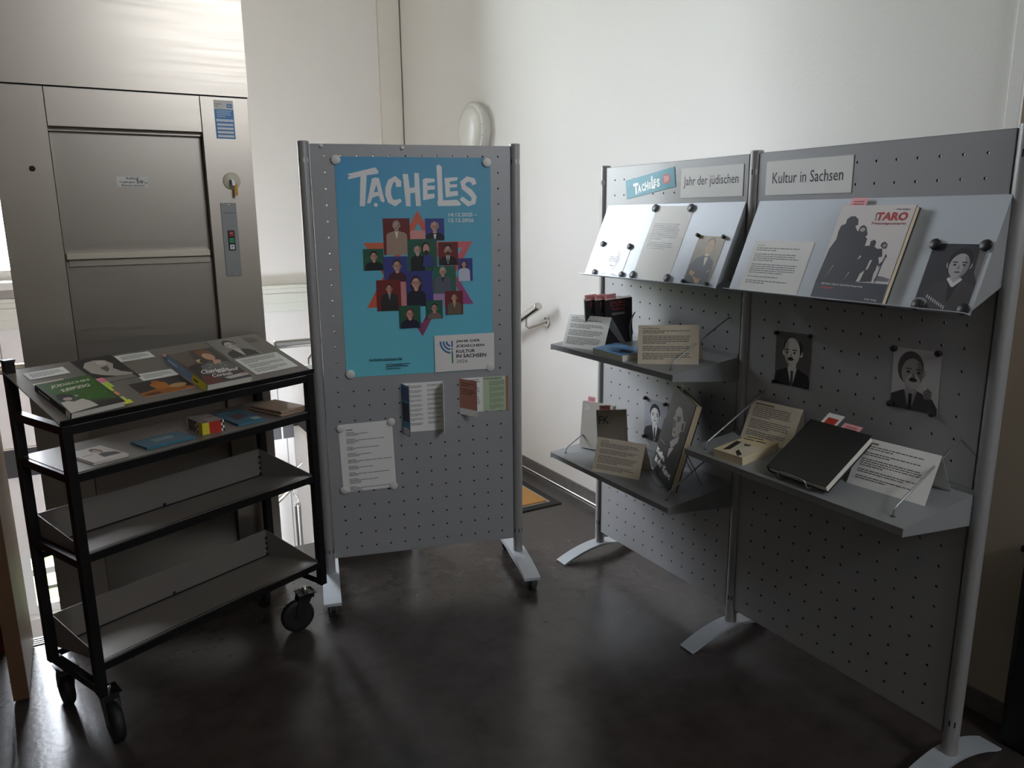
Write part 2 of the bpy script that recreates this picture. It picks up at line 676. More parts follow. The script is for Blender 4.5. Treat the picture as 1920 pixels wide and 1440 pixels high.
def window(name, w, axis, pos, nmull, transom, m=FRAMEW):
    """white frame with mullions, transom, glass panes and inner sill; axis 'y' looks along y"""
    u0, u1, z0, z1 = w
    root = bpy.data.objects.new(name, None)
    COL.objects.link(root)
    root['kind'] = 'structure'
    P = (lambda u, d, z: (u, pos + d, z)) if axis == 'y' else (lambda u, d, z: (pos - d, u, z))
    root.location = P((u0 + u1) / 2, 0.1, z0)
    fr = MB()
    fw = 0.06
    for a, b, c, d in ((u0, u1, z0, z0 + fw), (u0, u1, z1 - fw, z1), (u0, u0 + fw, z0 + fw, z1 - fw), (u1 - fw, u1, z0 + fw, z1 - fw)):
        fr.box(P(a, 0.08, c), P(b, 0.15, d))
    obj('window_frame', fr, m, root)
    us = [u0 + fw + (u1 - u0 - 2 * fw) * i / nmull for i in range(nmull + 1)]
    zs = [z0 + fw] + ([transom] if transom else []) + [z1 - fw]
    for u in us[1:-1]:
        obj('mullion', MB().box(P(u - 0.03, 0.085, z0 + fw), P(u + 0.03, 0.145, z1 - fw)), m, root)
    if transom:
        obj('transom', MB().box(P(u0 + fw, 0.085, transom - 0.022), P(u1 - fw, 0.145, transom + 0.022)), m, root)
    for i in range(nmull):
        for j in range(len(zs) - 1):
            obj('pane', MB().box(P(us[i], 0.11, zs[j]), P(us[i + 1], 0.118, zs[j + 1])), GLASS, root)
    if axis == 'y' and z0 > 0 and pos > 0:
        obj('window_sill', MB().box(P(u0 - 0.05, -0.14, z0 - 0.05), P(u1 + 0.05, 0.08, z0 - 0.001), 0.006), FRAMEW, root)
    return root


window('window_1', W1, 'y', YB, 2, 2.2)
window('window_2', W2, 'y', YB, 2, -0.83)
window('window_fill', W_FILL, 'y', -2.85, 2, None)
PI = math.pi
daylight('portal_back', ((W1[0] + W1[1]) / 2, YB + 0.24, (W1[2] + W1[3]) / 2), (-PI / 2, 0, 0), W1[1] - W1[0], W1[3] - W1[2], 1, (1, 1, 1))
daylight('portal_low', ((W2[0] + W2[1]) / 2, YB + 0.24, (W2[2] + W2[3]) / 2), (-PI / 2, 0, 0), W2[1] - W2[0], W2[3] - W2[2], 1, (1, 1, 1))
daylight('portal_fill', ((W_FILL[0] + W_FILL[1]) / 2, -2.84, (W_FILL[2] + W_FILL[3]) / 2), (PI / 2, 0, 0), W_FILL[1] - W_FILL[0], W_FILL[3] - W_FILL[2], 1, (1, 1, 1))

# cable duct along the back wall, under the sill
du = thing('cable_duct', 'pale plastic cable duct running along the back wall below the window', 'cable duct', (1.5, YB, 0.87))
obj('duct_body', MB().box((-3.0, YB - 0.09, 0.865), (2.125, YB - 0.001, 1.03), 0.004), DUCTM, du)
obj('duct_lid', MB().box((-3.0, YB - 0.10, 0.925), (2.125, YB - 0.088, 0.995), 0.003), DUCTM, du)
obj('duct_cap', MB().box((-3.0, YB - 0.105, 1.03), (2.125, YB - 0.001, 1.055), 0.004), DUCTM, du)

# outside: lawn, trees, fence
struct('ground_lawn', MB().box((-30, YB + 0.3, ZL - 0.3), (30, 45, ZL - 0.2)), GRASS)
rnd = random.Random(5)


def tree(label, x, y, h, r, seed):
    t = thing('tree', label, 'tree', (x, y, ZL - 0.195), 'trees beyond the lawn')
    rr = random.Random(seed)
    obj('trunk', MB().tube([(x, y, ZL - 0.195), (x + 0.1, y, ZL + 1.2), (x, y, ZL + h * 0.6)], 0.18, 8, True, [0.22, 0.17, 0.1]), BARK, t)
    bm = bmesh.new()
    for k in range(7):
        c = Vector((x + rr.uniform(-r, r) * 0.6, y + rr.uniform(-r, r) * 0.6, ZL + h * rr.uniform(0.5, 0.85)))
        bmesh.ops.create_icosphere(bm, subdivisions=3, radius=r * rr.uniform(0.45, 0.75), matrix=Matrix.Translation(c))
    for v in bm.verts:
        v.co += Vector((rr.uniform(-1, 1), rr.uniform(-1, 1), rr.uniform(-1, 1))) * 0.13
    mb = MB()
    bm.verts.index_update()
    mb.mesh_add([v.co[:] for v in bm.verts], [[v.index for v in f.verts] for f in bm.faces])
    bm.free()
    obj('crown', mb, LEAF, t)


tree('broad light green tree seen through the window at the far left', -4.2, 18.5, 5.6, 2.3, 1)
tree('lower green tree at the left end of the row outside', -10.5, 21.5, 5.6, 2.4, 2)
tree('dense green tree behind the lift shaft outside the window', 3.8, 24.0, 6.0, 2.5, 3)
fn = thing('garden_fence', 'thin dark iron fence outside the low window', 'fence', (-0.2, 6.9, ZL - 0.2))
for k in range(14):
    x = -1.6 + k * 0.2
    b = obj('bar', MB().tube([(x, 6.9, ZL - 0.2), (x, 6.9, -0.55)], 0.008, 6), BLACKM, fn)
    obj('collar', MB().lathe((x, 6.9, -1.02), (0, 0, 1), [(-0.03, 0.008), (-0.02, 0.025), (0.02, 0.025), (0.035, 0.008)], 8), BLACKM, b)
obj('rail', MB().box((-1.7, 6.885, -0.74), (1.2, 6.915, -0.71)), BLACKM, fn)
obj('rail', MB().box((-1.7, 6.885, -1.42), (1.2, 6.915, -1.39)), BLACKM, fn)

# ------------------------------------------------------------------ handrails
hr = thing('handrail', 'stainless steel handrail sloping down along the white right wall', 'handrail', (XW, 4.5, 0.5))
R0, R1 = np.array([2.222, 3.63, 1.032]), np.array([2.222, 5.62, 0.08])
obj('rail', MB().tube([R0, R1], 0.021, 20), CHROME, hr)
obj('end_cap', MB().lathe(R0, R0 - R1, [(-0.002, 0.0225), (0.006, 0.0225), (0.009, 0.018)], 20), CHROME, hr)
for f in (0.065, 0.75):
    c = R0 + (R1 - R0) * f
    pl = c + np.array([0.078, -0.10, -0.035])
    obj('bracket', MB().tube([c + (0, 0, -0.018), c + (0, 0, -0.065), c + (0.01, -0.012, -0.075), pl + (-0.008, 0, 0)], 0.006, 10), CHROME, hr)
    wp = obj('wall_plate', MB().lathe(pl, (-1, 0, 0), [(0, 0.033), (0.004, 0.033), (0.006, 0.029)], 24), CHROME, hr)
    obj('screw', MB().lathe(pl + (-0.006, 0, 0.018), (-1, 0, 0), [(0, 0.005), (0.002, 0.004)], 8), WIRE, wp)
gr = thing('guard_rail', 'horizontal steel guard rail between lift and pinboard, end plug facing left', 'handrail', (1.0, 3.3, 0.0))
g0 = on_plane((517, 647), (0, 3.43, 0), (0, 1, 0))
obj('rail', MB().tube([(g0[0], 3.43, g0[2]), (1.45, 3.43, g0[2])], 0.019, 20), CHROME, gr)
obj('end_plug', MB().lathe((g0[0], 3.43, g0[2]), (-1, 0, 0), [(0, 0.0195), (0.005, 0.0195), (0.008, 0.015)], 20), CHROME, gr)
for x in (0.90, 1.40):
    obj('bracket', MB().tube([(x, 3.43, g0[2] - 0.015), (x, 3.43, g0[2] - 0.05), (x - 0.02, 3.435, g0[2] - 0.075), (x - 0.02, 3.44, g0[2] - 0.11)], 0.006, 10), CHROME, gr)
    obj('post', MB().box((x - 0.045, 3.425, 0.0), (x + 0.0, 3.455, g0[2] - 0.105), 0.003), FRAMEW, gr)
gl = thing('guard_rail', 'short steel guard rail left of the lift above the low window', 'handrail', (-0.3, 3.3, 0.95))
g1 = on_plane((20, 692), (0, 3.43, 0), (0, 1, 0))
obj('rail', MB().tube([(-0.90, 3.43, g1[2]), (-0.195, 3.43, g1[2])], 0.019, 20), CHROME, gl)
obj('wall_flange', MB().lathe((-0.195, 3.43, g1[2]), (1, 0, 0), [(-0.006, 0.03), (0.0, 0.03)], 20), CHROME, gl)
obj('post', MB().tube([(-0.6, 3.43, -0.1), (-0.6, 3.43, g1[2])], 0.016, 14), CHROME, gl)
sl = thing('stair_rail', 'sloping steel stair rail seen low behind the book cart', 'handrail', (1.3, 5.5, ZL))
for off in (0.0, 0.075):
    a = on_plane((600, 862 - off * 330), (0, 5.6 - off, 0), (0, 1, 0))
    b = on_plane((498, 962 - off * 420), (0, 5.6 - off, 0), (0, 1, 0))
    obj('rail', MB().tube([a, b], 0.02 if off == 0 else 0.012, 14), CHROME, sl)
bl = thing('newel_post', 'grey capped steel post of the lower stair behind the cart', 'post', (1.3, 5.3, ZL))
q = on_plane((558, 948), (0, 5.35, 0), (0, 1, 0))
obj('post', MB().tube([(q[0], 5.35, ZL), (q[0], 5.35, q[2])], 0.022, 16), steel_mat('grooved steel', '#8f8d89', 0.4, (60, 60, 1), 0.1), bl)
obj('cap', MB().lathe(q, (0, 0, 1), [(0, 0.025), (0.012, 0.025), (0.02, 0.016), (0.024, 0.0)], 16), CHROME, bl)
obj('neck', MB().tube([q + (0, 0, 0.02), q + (0.01, 0, 0.05), q + (-0.02, 0, 0.09), q + (-0.025, 0, 0.17)], 0.006, 8), CHROME, bl)

# door mat in its recess
mt = thing('door_mat', 'tan coir door mat in a black and metal floor frame by the right wall', 'door mat', (1.75, 3.55, 0))
obj('outer_frame', MB().box((1.30, 3.27, 0.0), (2.15, 3.86, 0.006), 0.002), RUBBER, mt)
obj('edge_profile', MB().box((1.345, 3.315, 0.006), (2.105, 3.815, 0.009), 0.001), CHROME, mt)
obj('coir', MB().box((1.36, 3.33, 0.009), (2.09, 3.80, 0.013)), COIR, mt)

# round wall lamp
lp = thing('wall_lamp', 'round white opal wall lamp on the right wall above the pinboard', 'wall lamp', (XW, 4.47, 2.05))
LC = np.array([XW, 4.47, 2.045])
obj('base', MB().lathe(LC, (-1, 0, 0), [(0, 0.165), (0.03, 0.165), (0.035, 0.16)], 48), MAGW, lp)
ring = obj('ring', MB().lathe(LC + (-0.03, 0, 0), (-1, 0, 0), [(0, 0.174), (0.018, 0.176), (0.026, 0.170), (0.026, 0.150)], 48), MAGW, lp)
obj('diffuser', MB().lathe(LC + (-0.05, 0, 0), (-1, 0, 0), [(0, 0.152), (0.012, 0.146), (0.026, 0.125), (0.036, 0.085), (0.041, 0.04), (0.042, 0.0)], 48), OPAL, lp)
for a in (10, -12):
    t = math.radians(a)
    obj('screw', MB().lathe(LC + (-0.056, -0.161 * math.cos(t), 0.161 * math.sin(t)), (-1, 0, 0), [(0, 0.005), (0.002, 0.004)], 8), WIRE, ring)

# wooden door leaf at the left edge
dr = bpy.data.objects.new('door_1', None)
COL.objects.link(dr)
dr['kind'] = 'structure'
dr.location = (-0.31, 2.9, 0)
obj('leaf', MB().box((-0.33, 2.715, 0.012), (-0.288, 3.085, 2.05)), WOOD, dr)
obj('edge_strip', MB().box((-0.331, 2.70, 0.012), (-0.287, 2.715, 2.05)), WOODE, dr)
obj('kick_seal', MB().box((-0.325, 2.71, 0.001), (-0.293, 3.085, 0.012)), RUBBER, dr)
tb = MB()
tb.obox((2.20, 0.70, 0.0), (0.085, 0, 0), (0, 0.32, 0), (0, 0, 0.62), 0.02)
bn = thing('waste_bin', 'slim black waste bin at the right edge beside the tan wall', 'waste bin', (2.24, 0.86, 0))
obj('body', tb, BINM, bn)
obj('rim', MB().obox((2.195, 0.695, 0.60), (0.095, 0, 0), (0, 0.33, 0), (0, 0, 0.02), 0.006), BINM, bn)

# roll-up banner half hidden behind the pinboard
bq = on_plane((611, 1043), (0, 0, 0), (0, 0, 1))
bx, by = bq[0], bq[1]
rb = thing('rollup_banner', 'light blue and white roll-up banner half hidden behind the pinboard', 'banner', (bx + 0.2, by, 0))
zt = on_plane((585, 715), (0, by, 0), (0, 1, 0))[2]
zm = on_plane((596, 797), (0, by, 0), (0, 1, 0))[2]
z0 = on_plane((609, 1010), (0, by, 0), (0, 1, 0))[2]
obj('base', MB().box((bx - 0.005, by - 0.05, 0.0), (bx + 0.41, by + 0.05, max(z0, 0.04)), 0.006), SILVER, rb)
bs = obj('sheet', MB().box((bx, by - 0.002, max(z0, 0.04)), (bx + 0.40, by, zt)), PAPER, rb)
bf = Frame((bx, by - 0.002, zt), (1, 0, 0), (0, 0, -1), 0.40, zt - z0)
pr = Print(bf)
pr.rect(0, 0, 1, (zt - zm) / (zt - z0), '#38b4e2')
pr.text('2', (0.018, 0.10, 0.07, 0.16), '#16324f')
pr.build(bs)
obj('top_bar', MB().box((bx - 0.002, by - 0.008, zt), (bx + 0.402, by + 0.006, zt + 0.018)), SILVER, rb)

# ------------------------------------------------------------------ dumbwaiter
YE = 3.06
XE = [-0.188, -0.026, 0.457, 0.622]
ZE1, ZE2 = 1.956, 1.832
dw = thing('goods_lift', 'brushed stainless steel goods lift with closed hatch behind the book cart', 'goods lift', (0.217, 3.4, ZL))
body = MB()
body.box((XE[0] + 0.002, YE + 0.09, ZL), (XE[3] - 0.002, 3.75, ZC - 0.002))
obj('shaft', body, STEEL, dw)
obj('jamb', MB().box((XE[0], YE, 0.0), (XE[1], YE + 0.09, ZE1), 0.001), STEEL, dw)
obj('jamb', MB().box((XE[2], YE, 0.0), (XE[3], YE + 0.09, ZE1), 0.001), STEEL, dw)
obj('header', MB().box((XE[1] + 0.0015, YE + 0.001, ZE2), (XE[2] - 0.0015, YE + 0.09, ZE1), 0.001), STEEL, dw)
obj('upper_panel', MB().box((XE[0] - 0.003, YE - 0.006, ZE1 + 0.004), (XE[3] + 0.003, YE + 0.09, ZC - 0.003)), STEEL, dw)
obj('seam', MB().box((XE[0], YE + 0.004, ZE1 - 0.001), (XE[3], YE + 0.08, ZE1 + 0.005)), BLACKM, dw)
zb_l = on_plane((127, 487), (0, YE + 0.03, 0), (0, 1, 0))[2]
obj('top_track', MB().box((XE[1], YE + 0.03, ZE2 - 0.012), (XE[2], YE + 0.06, ZE2)), STEEL_D, dw)
obj('upper_leaf', MB().box((XE[1] + 0.002, YE + 0.05, zb_l - 0.005), (XE[2] - 0.002, YE + 0.088, ZE2 - 0.003)), STEEL_D, dw)
obj('lower_leaf', MB().box((XE[1] + 0.002, YE + 0.042, 0.02), (XE[2] - 0.002, YE + 0.088, zb_l - 0.008)), STEEL_D, dw)
obj('threshold', MB().box((XE[1], YE + 0.005, 0.0), (XE[2], YE + 0.088, 0.018)), STEEL, dw)
hd = obj('handle_bar', MB().box((XE[1] + 0.006, YE + 0.012, zb_l), (XE[2] - 0.01, YE + 0.05, zb_l + 0.022), 0.002), mat('pale aluminium', '#cfc6b4', 0.35, 0.6), dw)
obj('handle_lip', MB().box((XE[1] + 0.012, YE + 0.03, zb_l - 0.024), (XE[2] - 0.012, YE + 0.042, zb_l - 0.002)), STEEL, dw)
obj('jamb_plug', MB().lathe(on_plane((60.5, 316), (0, YE, 0), (0, 1, 0)), (0, -1, 0), [(0, 0.009), (0.002, 0.009), (0.003, 0.006)], 16), RUBBER, dw)

ey_ = (0, YE, 0)
ny = (0, -1, 0)


def plate(name, px, lift, t, m, parent, bevel=0.0):
    fr = flat_frame(px, ey_, ny, lift)
    # keep plates upright on the sheet metal
    fr = Frame(fr.o, (1, 0, 0), (0, 0, -1), fr.w, fr.h)
    mb = MB().obox(fr.p(0, 0, 0), fr.ex * fr.w, fr.ey * fr.h, fr.n * t, bevel)
    return obj(name, mb, m, parent), fr.lifted(t)


sg, fr = plate('sign', [(218.4, 331), (278.5, 333), (279, 352), (219.5, 350)], -0.05, 0.001, PAPER, dw)
sg['label'] = 'white sign with black lift warning lettering'
p = Print(fr)
p.text('Aufzug!', (0.28, 0.04, 0.70, 0.34), '#1a1a1a', 0.012)
p.text('Tragfähigkeit', (0.07, 0.44, 0.57, 0.68), '#1a1a1a', 0.012)
p.text('50', (0.61, 0.34, 0.82, 0.66), '#1a1a1a', 0.02)
p.text('kg', (0.85, 0.46, 0.95, 0.70), '#1a1a1a')
p.text('Betreten verboten!', (0.14, 0.74, 0.86, 0.95), '#1a1a1a', 0.012)
p.build(sg)
sk, fr = plate('sticker', [(399, 187.5), (436, 189.5), (441, 262), (405.5, 259)], 0, 0.0006, PAPER, dw)
sk['label'] = 'white and blue service sticker'
p = Print(fr)
p.rect(0, 0.235, 1, 1, '#3f86c6')
p.lines(0.06, 0.09, 0.4, 0.2, 2, '#9a9a9a', 3)
p.rect(0.66, 0.09, 0.95, 0.19, '#3f86c6')
p.rect(0.70, 0.13, 0.91, 0.15, '#f0f0f0')
p.lines(0.12, 0.27, 0.9, 0.46, 4, '#cfe0f0', 4)
p.lines(0.07, 0.49, 0.95, 0.56, 1, '#eef4fa', 11, last=1.3, fill=0.9)
for k in range(4):
    p.rect(0.09, 0.605 + k * 0.10, 0.93, 0.66 + k * 0.10, '#f0f1f2')
p.build(sk)
kc = on_plane((434.3, 339.5), ey_, ny)
ks = obj('key_switch', MB().lathe(kc, (0, -1, 0), [(0, 0.031), (0.004, 0.031), (0.006, 0.029), (0.006, 0.0)], 32), CREAM, dw)
obj('lock', MB().lathe(kc + (0, -0.006, 0), (0, -1, 0), [(0, 0.009), (0.005, 0.009), (0.006, 0.007), (0.006, 0)], 16), WIRE, ks)
obj('key', MB().box(kc + (-0.006, -0.035, -0.018), kc + (0.006, -0.012, 0.004), 0.001), WIRE, ks)
tg = MB()
tg.obox(kc + (0.003, -0.03, -0.052), (0.011, 0, -0.002), (0, 0.002, 0), (0, 0, 0.042))
obj('key_tag', tg, YELLOW, ks)
cp_, fr = plate('control_panel', [(412, 380.6), (441, 380.6), (454, 517), (425, 518)], 0, 0.004, mat('grey enamel', '#8f908f', 0.5, 0.3), dw, 0.001)
p = Print(fr)
p.rect(0.12, 0.128, 0.9, 0.134, '#55565a')
p.lines(0.14, 0.142, 0.9, 0.156, 1, '#6a6b6e', 2)
p.build(cp_)
for v in (0.025, 0.965):
    obj('screw', MB().lathe(fr.p(0.5, v), fr.n, [(0, 0.004), (0.002, 0.003)], 10), CHROME, cp_)
bk = obj('button_block', MB().obox(fr.p(0.3, 0.37), fr.ex * fr.w * 0.44, fr.ey * fr.h * 0.275, fr.n * 0.002), BLACKM, cp_)
for k, c in enumerate(('#a32626', '#2f9a63', '#d8dad8')):
    fb = Frame(fr.p(0.37, 0.385 + k * 0.089, 0.002), fr.ex, fr.ey, fr.w * 0.30, fr.h * 0.068)
    b = MB().obox(fb.p(0, 0, 0), fb.ex * fb.w, fb.ey * fb.h, fb.n * 0.003, 0.0006)
    obj('button', b, mat('button ' + c, c, 0.4), cp_)
p = Print(fr, lift=0.0052)
p.rect(0.44, 0.405, 0.60, 0.412, '#e8d8d8')
p.poly([(0.52, 0.490), (0.57, 0.512), (0.47, 0.512)], '#123a26', True)
p.poly([(0.52, 0.605), (0.57, 0.583), (0.47, 0.583)], '#3a3a3a', True)
p.build(cp_)


# ================================================================== PINBOARD AND DISPLAY STAND
def pegboard(o, ex, up, n, w, h, gap=0.0105, pitch=0.06, r=0.0038):
    """hollow panel of two perforated steel sheets with real holes"""
    o, ex, up, n = (np.asarray(q, float) for q in (o, ex, up, n))
    nc, nr = int((w - 0.07) / pitch) + 1, int((h - 0.06) / pitch) + 1
    mu, mv = (w - (nc - 1) * pitch) / 2, (h - (nr - 1) * pitch) / 2
    us = [0] + [mu + (i + 0.5) * pitch for i in range(-1, nc)] + [w]
    vs = [0] + [mv + (i + 0.5) * pitch for i in range(-1, nr)] + [h]
    if us[1] <= 0: us.pop(1); us[0] = 0
    mb, ml = MB(), MB()
    t2, th, e = gap, min(0.0012, gap / 3), 0.0105
    sh = e - gap                      # front sheet flush with the rim
    us[1] = max(us[1], 1e-4); us[-2] = min(us[-2], w - 1e-4)
    vs[1] = max(vs[1], 1e-4); vs[-2] = min(vs[-2], h - 1e-4)
    P = lambda a, b, d: o + ex * a + up * b + n * (d + sh)
    for i in range(len(us) - 1):
        for j in range(len(vs) - 1):
            a, b, c, d = us[i], us[i + 1], vs[j], vs[j + 1]
            inner = 1 <= i <= nc and 1 <= j <= nr
            if not inner:
                for k in (t2, -t2):
                    mb.face([P(a, c, k), P(b, c, k), P(b, d, k), P(a, d, k)])
                continue
            cx, cy = mu + (i - 1) * pitch, mv + (j - 1) * pitch
            sq = [(b, (c + d) / 2), (b, d), ((a + b) / 2, d), (a, d), (a, (c + d) / 2), (a, c), ((a + b) / 2, c), (b, c)]
            hol = [(cx + r * math.cos(math.pi * k / 4), cy + r * math.sin(math.pi * k / 4)) for k in range(8)]
            ring = [(q, (q + 1) % 8, 8 + (q + 1) % 8, 8 + q) for q in range(8)]
            for k in (1, -1):
                vv = [P(x, y, k * t2) for x, y in sq] + [P(x, y, k * t2) for x, y in hol]
                mb.mesh_add(vv, ring)
                ki = k * (t2 - th)
                vv = [P(x, y, ki) for x, y in sq] + [P(x, y, ki) for x, y in hol]
                ml.mesh_add(vv, ring)
                ml.mesh_add([P(x, y, ki) for x, y in hol] + [P(x, y, k * t2) for x, y in hol], ring)
    # folded edges all round
    for (aa, bb, cc, dd) in ((0, w, h - 0.001, h), (0, w, 0, 0.001), (0, 0.001, 0, h), (w - 0.001, w, 0, h)):
        mb.obox(P(aa, cc, -e - sh), ex * (bb - aa), up * (dd - cc), n * (2 * e))
    return mb, ml


def post(root, x, y, z0, z1, r, slots):
    p_ = obj('post', MB().tube([(x, y, z0), (x, y, z1)], r, 24), SILVER, root)
    obj('post_cap', MB().lathe((x, y, z1), (0, 0, 1), [(0, r + 0.001), (0.004, r + 0.001), (0.006, r - 0.003), (0.006, 0)], 24), SILVER, p_)
    for zz in (z1 - 0.062, z0 + 0.10):
        for a in slots:
            d = np.array([math.cos(a), math.sin(a), 0])
            c = np.array([x, y, zz]) + d * (r - 0.0012)
            s = np.array([-d[1], d[0], 0])
            hi = zz > 0.5
            obj('slot', MB().obox(c - s * 0.0022 - np.array([0, 0, 0.009]), s * 0.0044, d * 0.0016, (0, 0, 0.018), 0.001),
                MAGW if (hi and a != slots[0]) else BLACKM, p_)
    return p_


UP = np.array([0, 0, 1.0])
# ---- pinboard on castors
CA, CB = np.array([0.781, 2.9288, 0]), np.array([1.5588, 2.72, 0])
CE = unit(CB - CA)
CN = np.array([CE[1], -CE[0], 0])          # towards the camera
ZCT, ZCB, ZCP = 1.793, 0.151, 0.085
pb = thing('pinboard', 'grey perforated steel pinboard on castors between book cart and display stand', 'pinboard', ((CA + CB) / 2))
wp_ = np.linalg.norm(CB - CA)
PR = 0.0205
for c in (CA, CB):
    an = math.atan2(CN[1], CN[0])
    post(pb, c[0], c[1], ZCP, ZCT + 0.004, PR, (an - 0.9, an, an + 0.75))
panel_o = CA + CE * (PR + 0.001) + UP * ZCB


def panel(root, *args):
    outer, hole_shade = pegboard(*args)
    o = obj('panel', outer, PEG, root)
    obj('panel_hole_shade', hole_shade, HOLE_SHADE, o)


HOLE_SHADE = mat('painted shade in panel', '#0a0a0a', 0.9)  # black colour on the inner faces stands in for shade behind the holes
panel(pb, panel_o, CE, UP, CN, wp_ - 2 * PR - 0.002, ZCT - ZCB)
for c in (CA, CB):
    sgn = 1
    prof = []
    L = 0.235
    top, bot = [], []
    for k in range(13):
        s = -1 + 2 * k / 12
        z = 0.088 - 0.022 * s * s
        top.append((s * L, z)); bot.append((s * L, z - (0.012 + 0.016 * (1 - abs(s)))))
    pts = [c + CN * a + UP * z for a, z in top] + [c + CN * a + UP * z for a, z in bot[::-1]]
    hw = CE * 0.034
    ft = obj('foot', MB().prism([q - hw for q in pts], hw * 2), FOOTM, pb)
    for s in (-1, 1):
        cc = c + CN * (s * (L - 0.028))
        cs = obj('castor', MB().tube([cc + UP * 0.04, cc + UP * 0.062], 0.012, 12), WHEELG, pb)
        ax = unit(CE * 0.8 + CN * 0.6 * (1 if c is CB else -0.2))
        fw_ = np.cross(UP, ax)
        off = fw_ * 0.008
        for q in (-1, 1):
            obj('wheel', MB().lathe(cc + off + ax * (q * 0.012) + UP * 0.025, ax * q, [(-0.006, 0.022), (-0.004, 0.025), (0.004, 0.025), (0.007, 0.02), (0.008, 0.0)], 24), WHEELG, cs)
        obj('housing', MB().lathe(cc + off - ax * 0.006 + UP * 0.028, ax, [(0, 0.023), (0.012, 0.023)], 20), RUBBER, cs)
        if s == 1:
            obj('brake', MB().obox(cc + off + fw_ * 0.02 - ax * 0.008 + UP * 0.026, fw_ * 0.014, ax * 0.016, UP * 0.004), CREAM if c is CB else RUBBER, cs)

# ---- display stand
XS, Y1, Y2, Y3, ZS, ZSB, ZSP = 1.9628, 2.6665, 1.8466, 1.0214, 1.7155, 0.113, 0.055
NX = np.array([-1.0, 0, 0])
stn = thing('display_stand', 'two-bay grey perforated display stand along the right wall', 'display stand', (XS, (Y1 + Y3) / 2, 0))
for y in (Y1, Y2, Y3):
    post(stn, XS, y, ZSP, ZS + 0.004, PR, (math.pi + 0.1, math.pi + 0.75))
    L = 0.215
    top, bot = [], []
    for k in range(17):
        s = -1 + 2 * k / 16
        z = 0.058 - 0.053 * abs(s) ** 1.8
        top.append((s * L, z)); bot.append((s * L * 0.985, max(z - 0.010, 0.0)))
    pts = [np.array([XS + a, y, z]) for a, z in top] + [np.array([XS + a, y, z]) for a, z in bot[::-1]]
    obj('foot', MB().prism([q + (0, -0.032, 0) for q in pts], (0, 0.064, 0)), FOOTM, stn)
for ya, yb in ((Y1, Y2), (Y2, Y3)):
    panel(stn, (XS, ya - PR - 0.001, ZSB), (0, -1, 0), UP, NX, ya - yb - 2 * PR - 0.002, ZS - ZSB, 0.0036)
for z in (1.258, 0.352):
    obj('spacer_knob', MB().lathe((XS + 0.06, Y1 + 0.035, z), (-0.75, 0.0, 0), [(0, 0.011), (0.03, 0.011), (0.032, 0.014), (0.04, 0.014), (0.042, 0.008)], 16), CREAM, stn)
    obj('spacer_rod', MB().tube([(XS + 0.01, Y1 + 0.01, z), (XS + 0.05, Y1 + 0.035, z)], 0.005, 8), CREAM, stn)

# ---- sloping display boards
BZ0, BZ1, BD = 1.565, 1.288, 0.118          # top edge, lower edge, reach
XF = XS - 0.014


def display_board(label, ya, yb):
    t = thing('display_board', label, 'display board', (XF - 0.05, (ya + yb) / 2, BZ1), 'sloping boards on the display stand')
    dv = unit((-BD, 0, BZ1 - BZ0))
    nn = unit(np.cross((0, -1, 0), -dv))
    o = np.array([XF - 0.004, ya, BZ0])
    ln = math.hypot(BD, BZ0 - BZ1)
    obj('face', MB().obox(o - nn * 0.002, (0, yb - ya, 0), dv * ln, nn * 0.002), BOARDM, t)
    lo = o + dv * ln
    obj('lip', MB().obox(lo - nn * 0.002, (0, yb - ya, 0), nn * 0.030 + dv * 0.004, dv * 0.002), BOARDM, t)
    for y in (ya, yb + 0.002):
        obj('side_bracket', MB().prism([np.array([XF - 0.005, y, BZ0 - 0.004]), o + dv * ln * 0.97 + (0.002, y - ya, -0.0), np.array([XF, y, BZ1 + 0.06])], (0, -0.002, 0)), SHELFM, t)
    return Frame(o, (0, -1, 0), dv, ya - yb, ln), t


fbA, _ = display_board('sloping pale board on the far bay holding a small photo, text sheet and portrait', 2.618, 1.866)
fbB, _ = display_board('sloping pale board on the near bay carrying the large photography book', 1.806, 1.030)


# ---- shelves
def wire(pts, r=0.003):
    """bent wire, corners rounded a little"""
    pts = [np.asarray(p, float) for p in pts]
    out = [pts[0]]
    for a, b, c in zip(pts, pts[1:], pts[2:]):
        d1, d2 = a - b, c - b
        l = min(0.012, np.linalg.norm(d1) / 2, np.linalg.norm(d2) / 2)
        p1, p2 = b + unit(d1) * l, b + unit(d2) * l
        out += [p1, (p1 + p2 + 2 * b) / 4, p2]
    out.append(pts[-1])
    return MB().tube(out, r, 8)


SH_D, SH_DROP = 0.290, 0.031


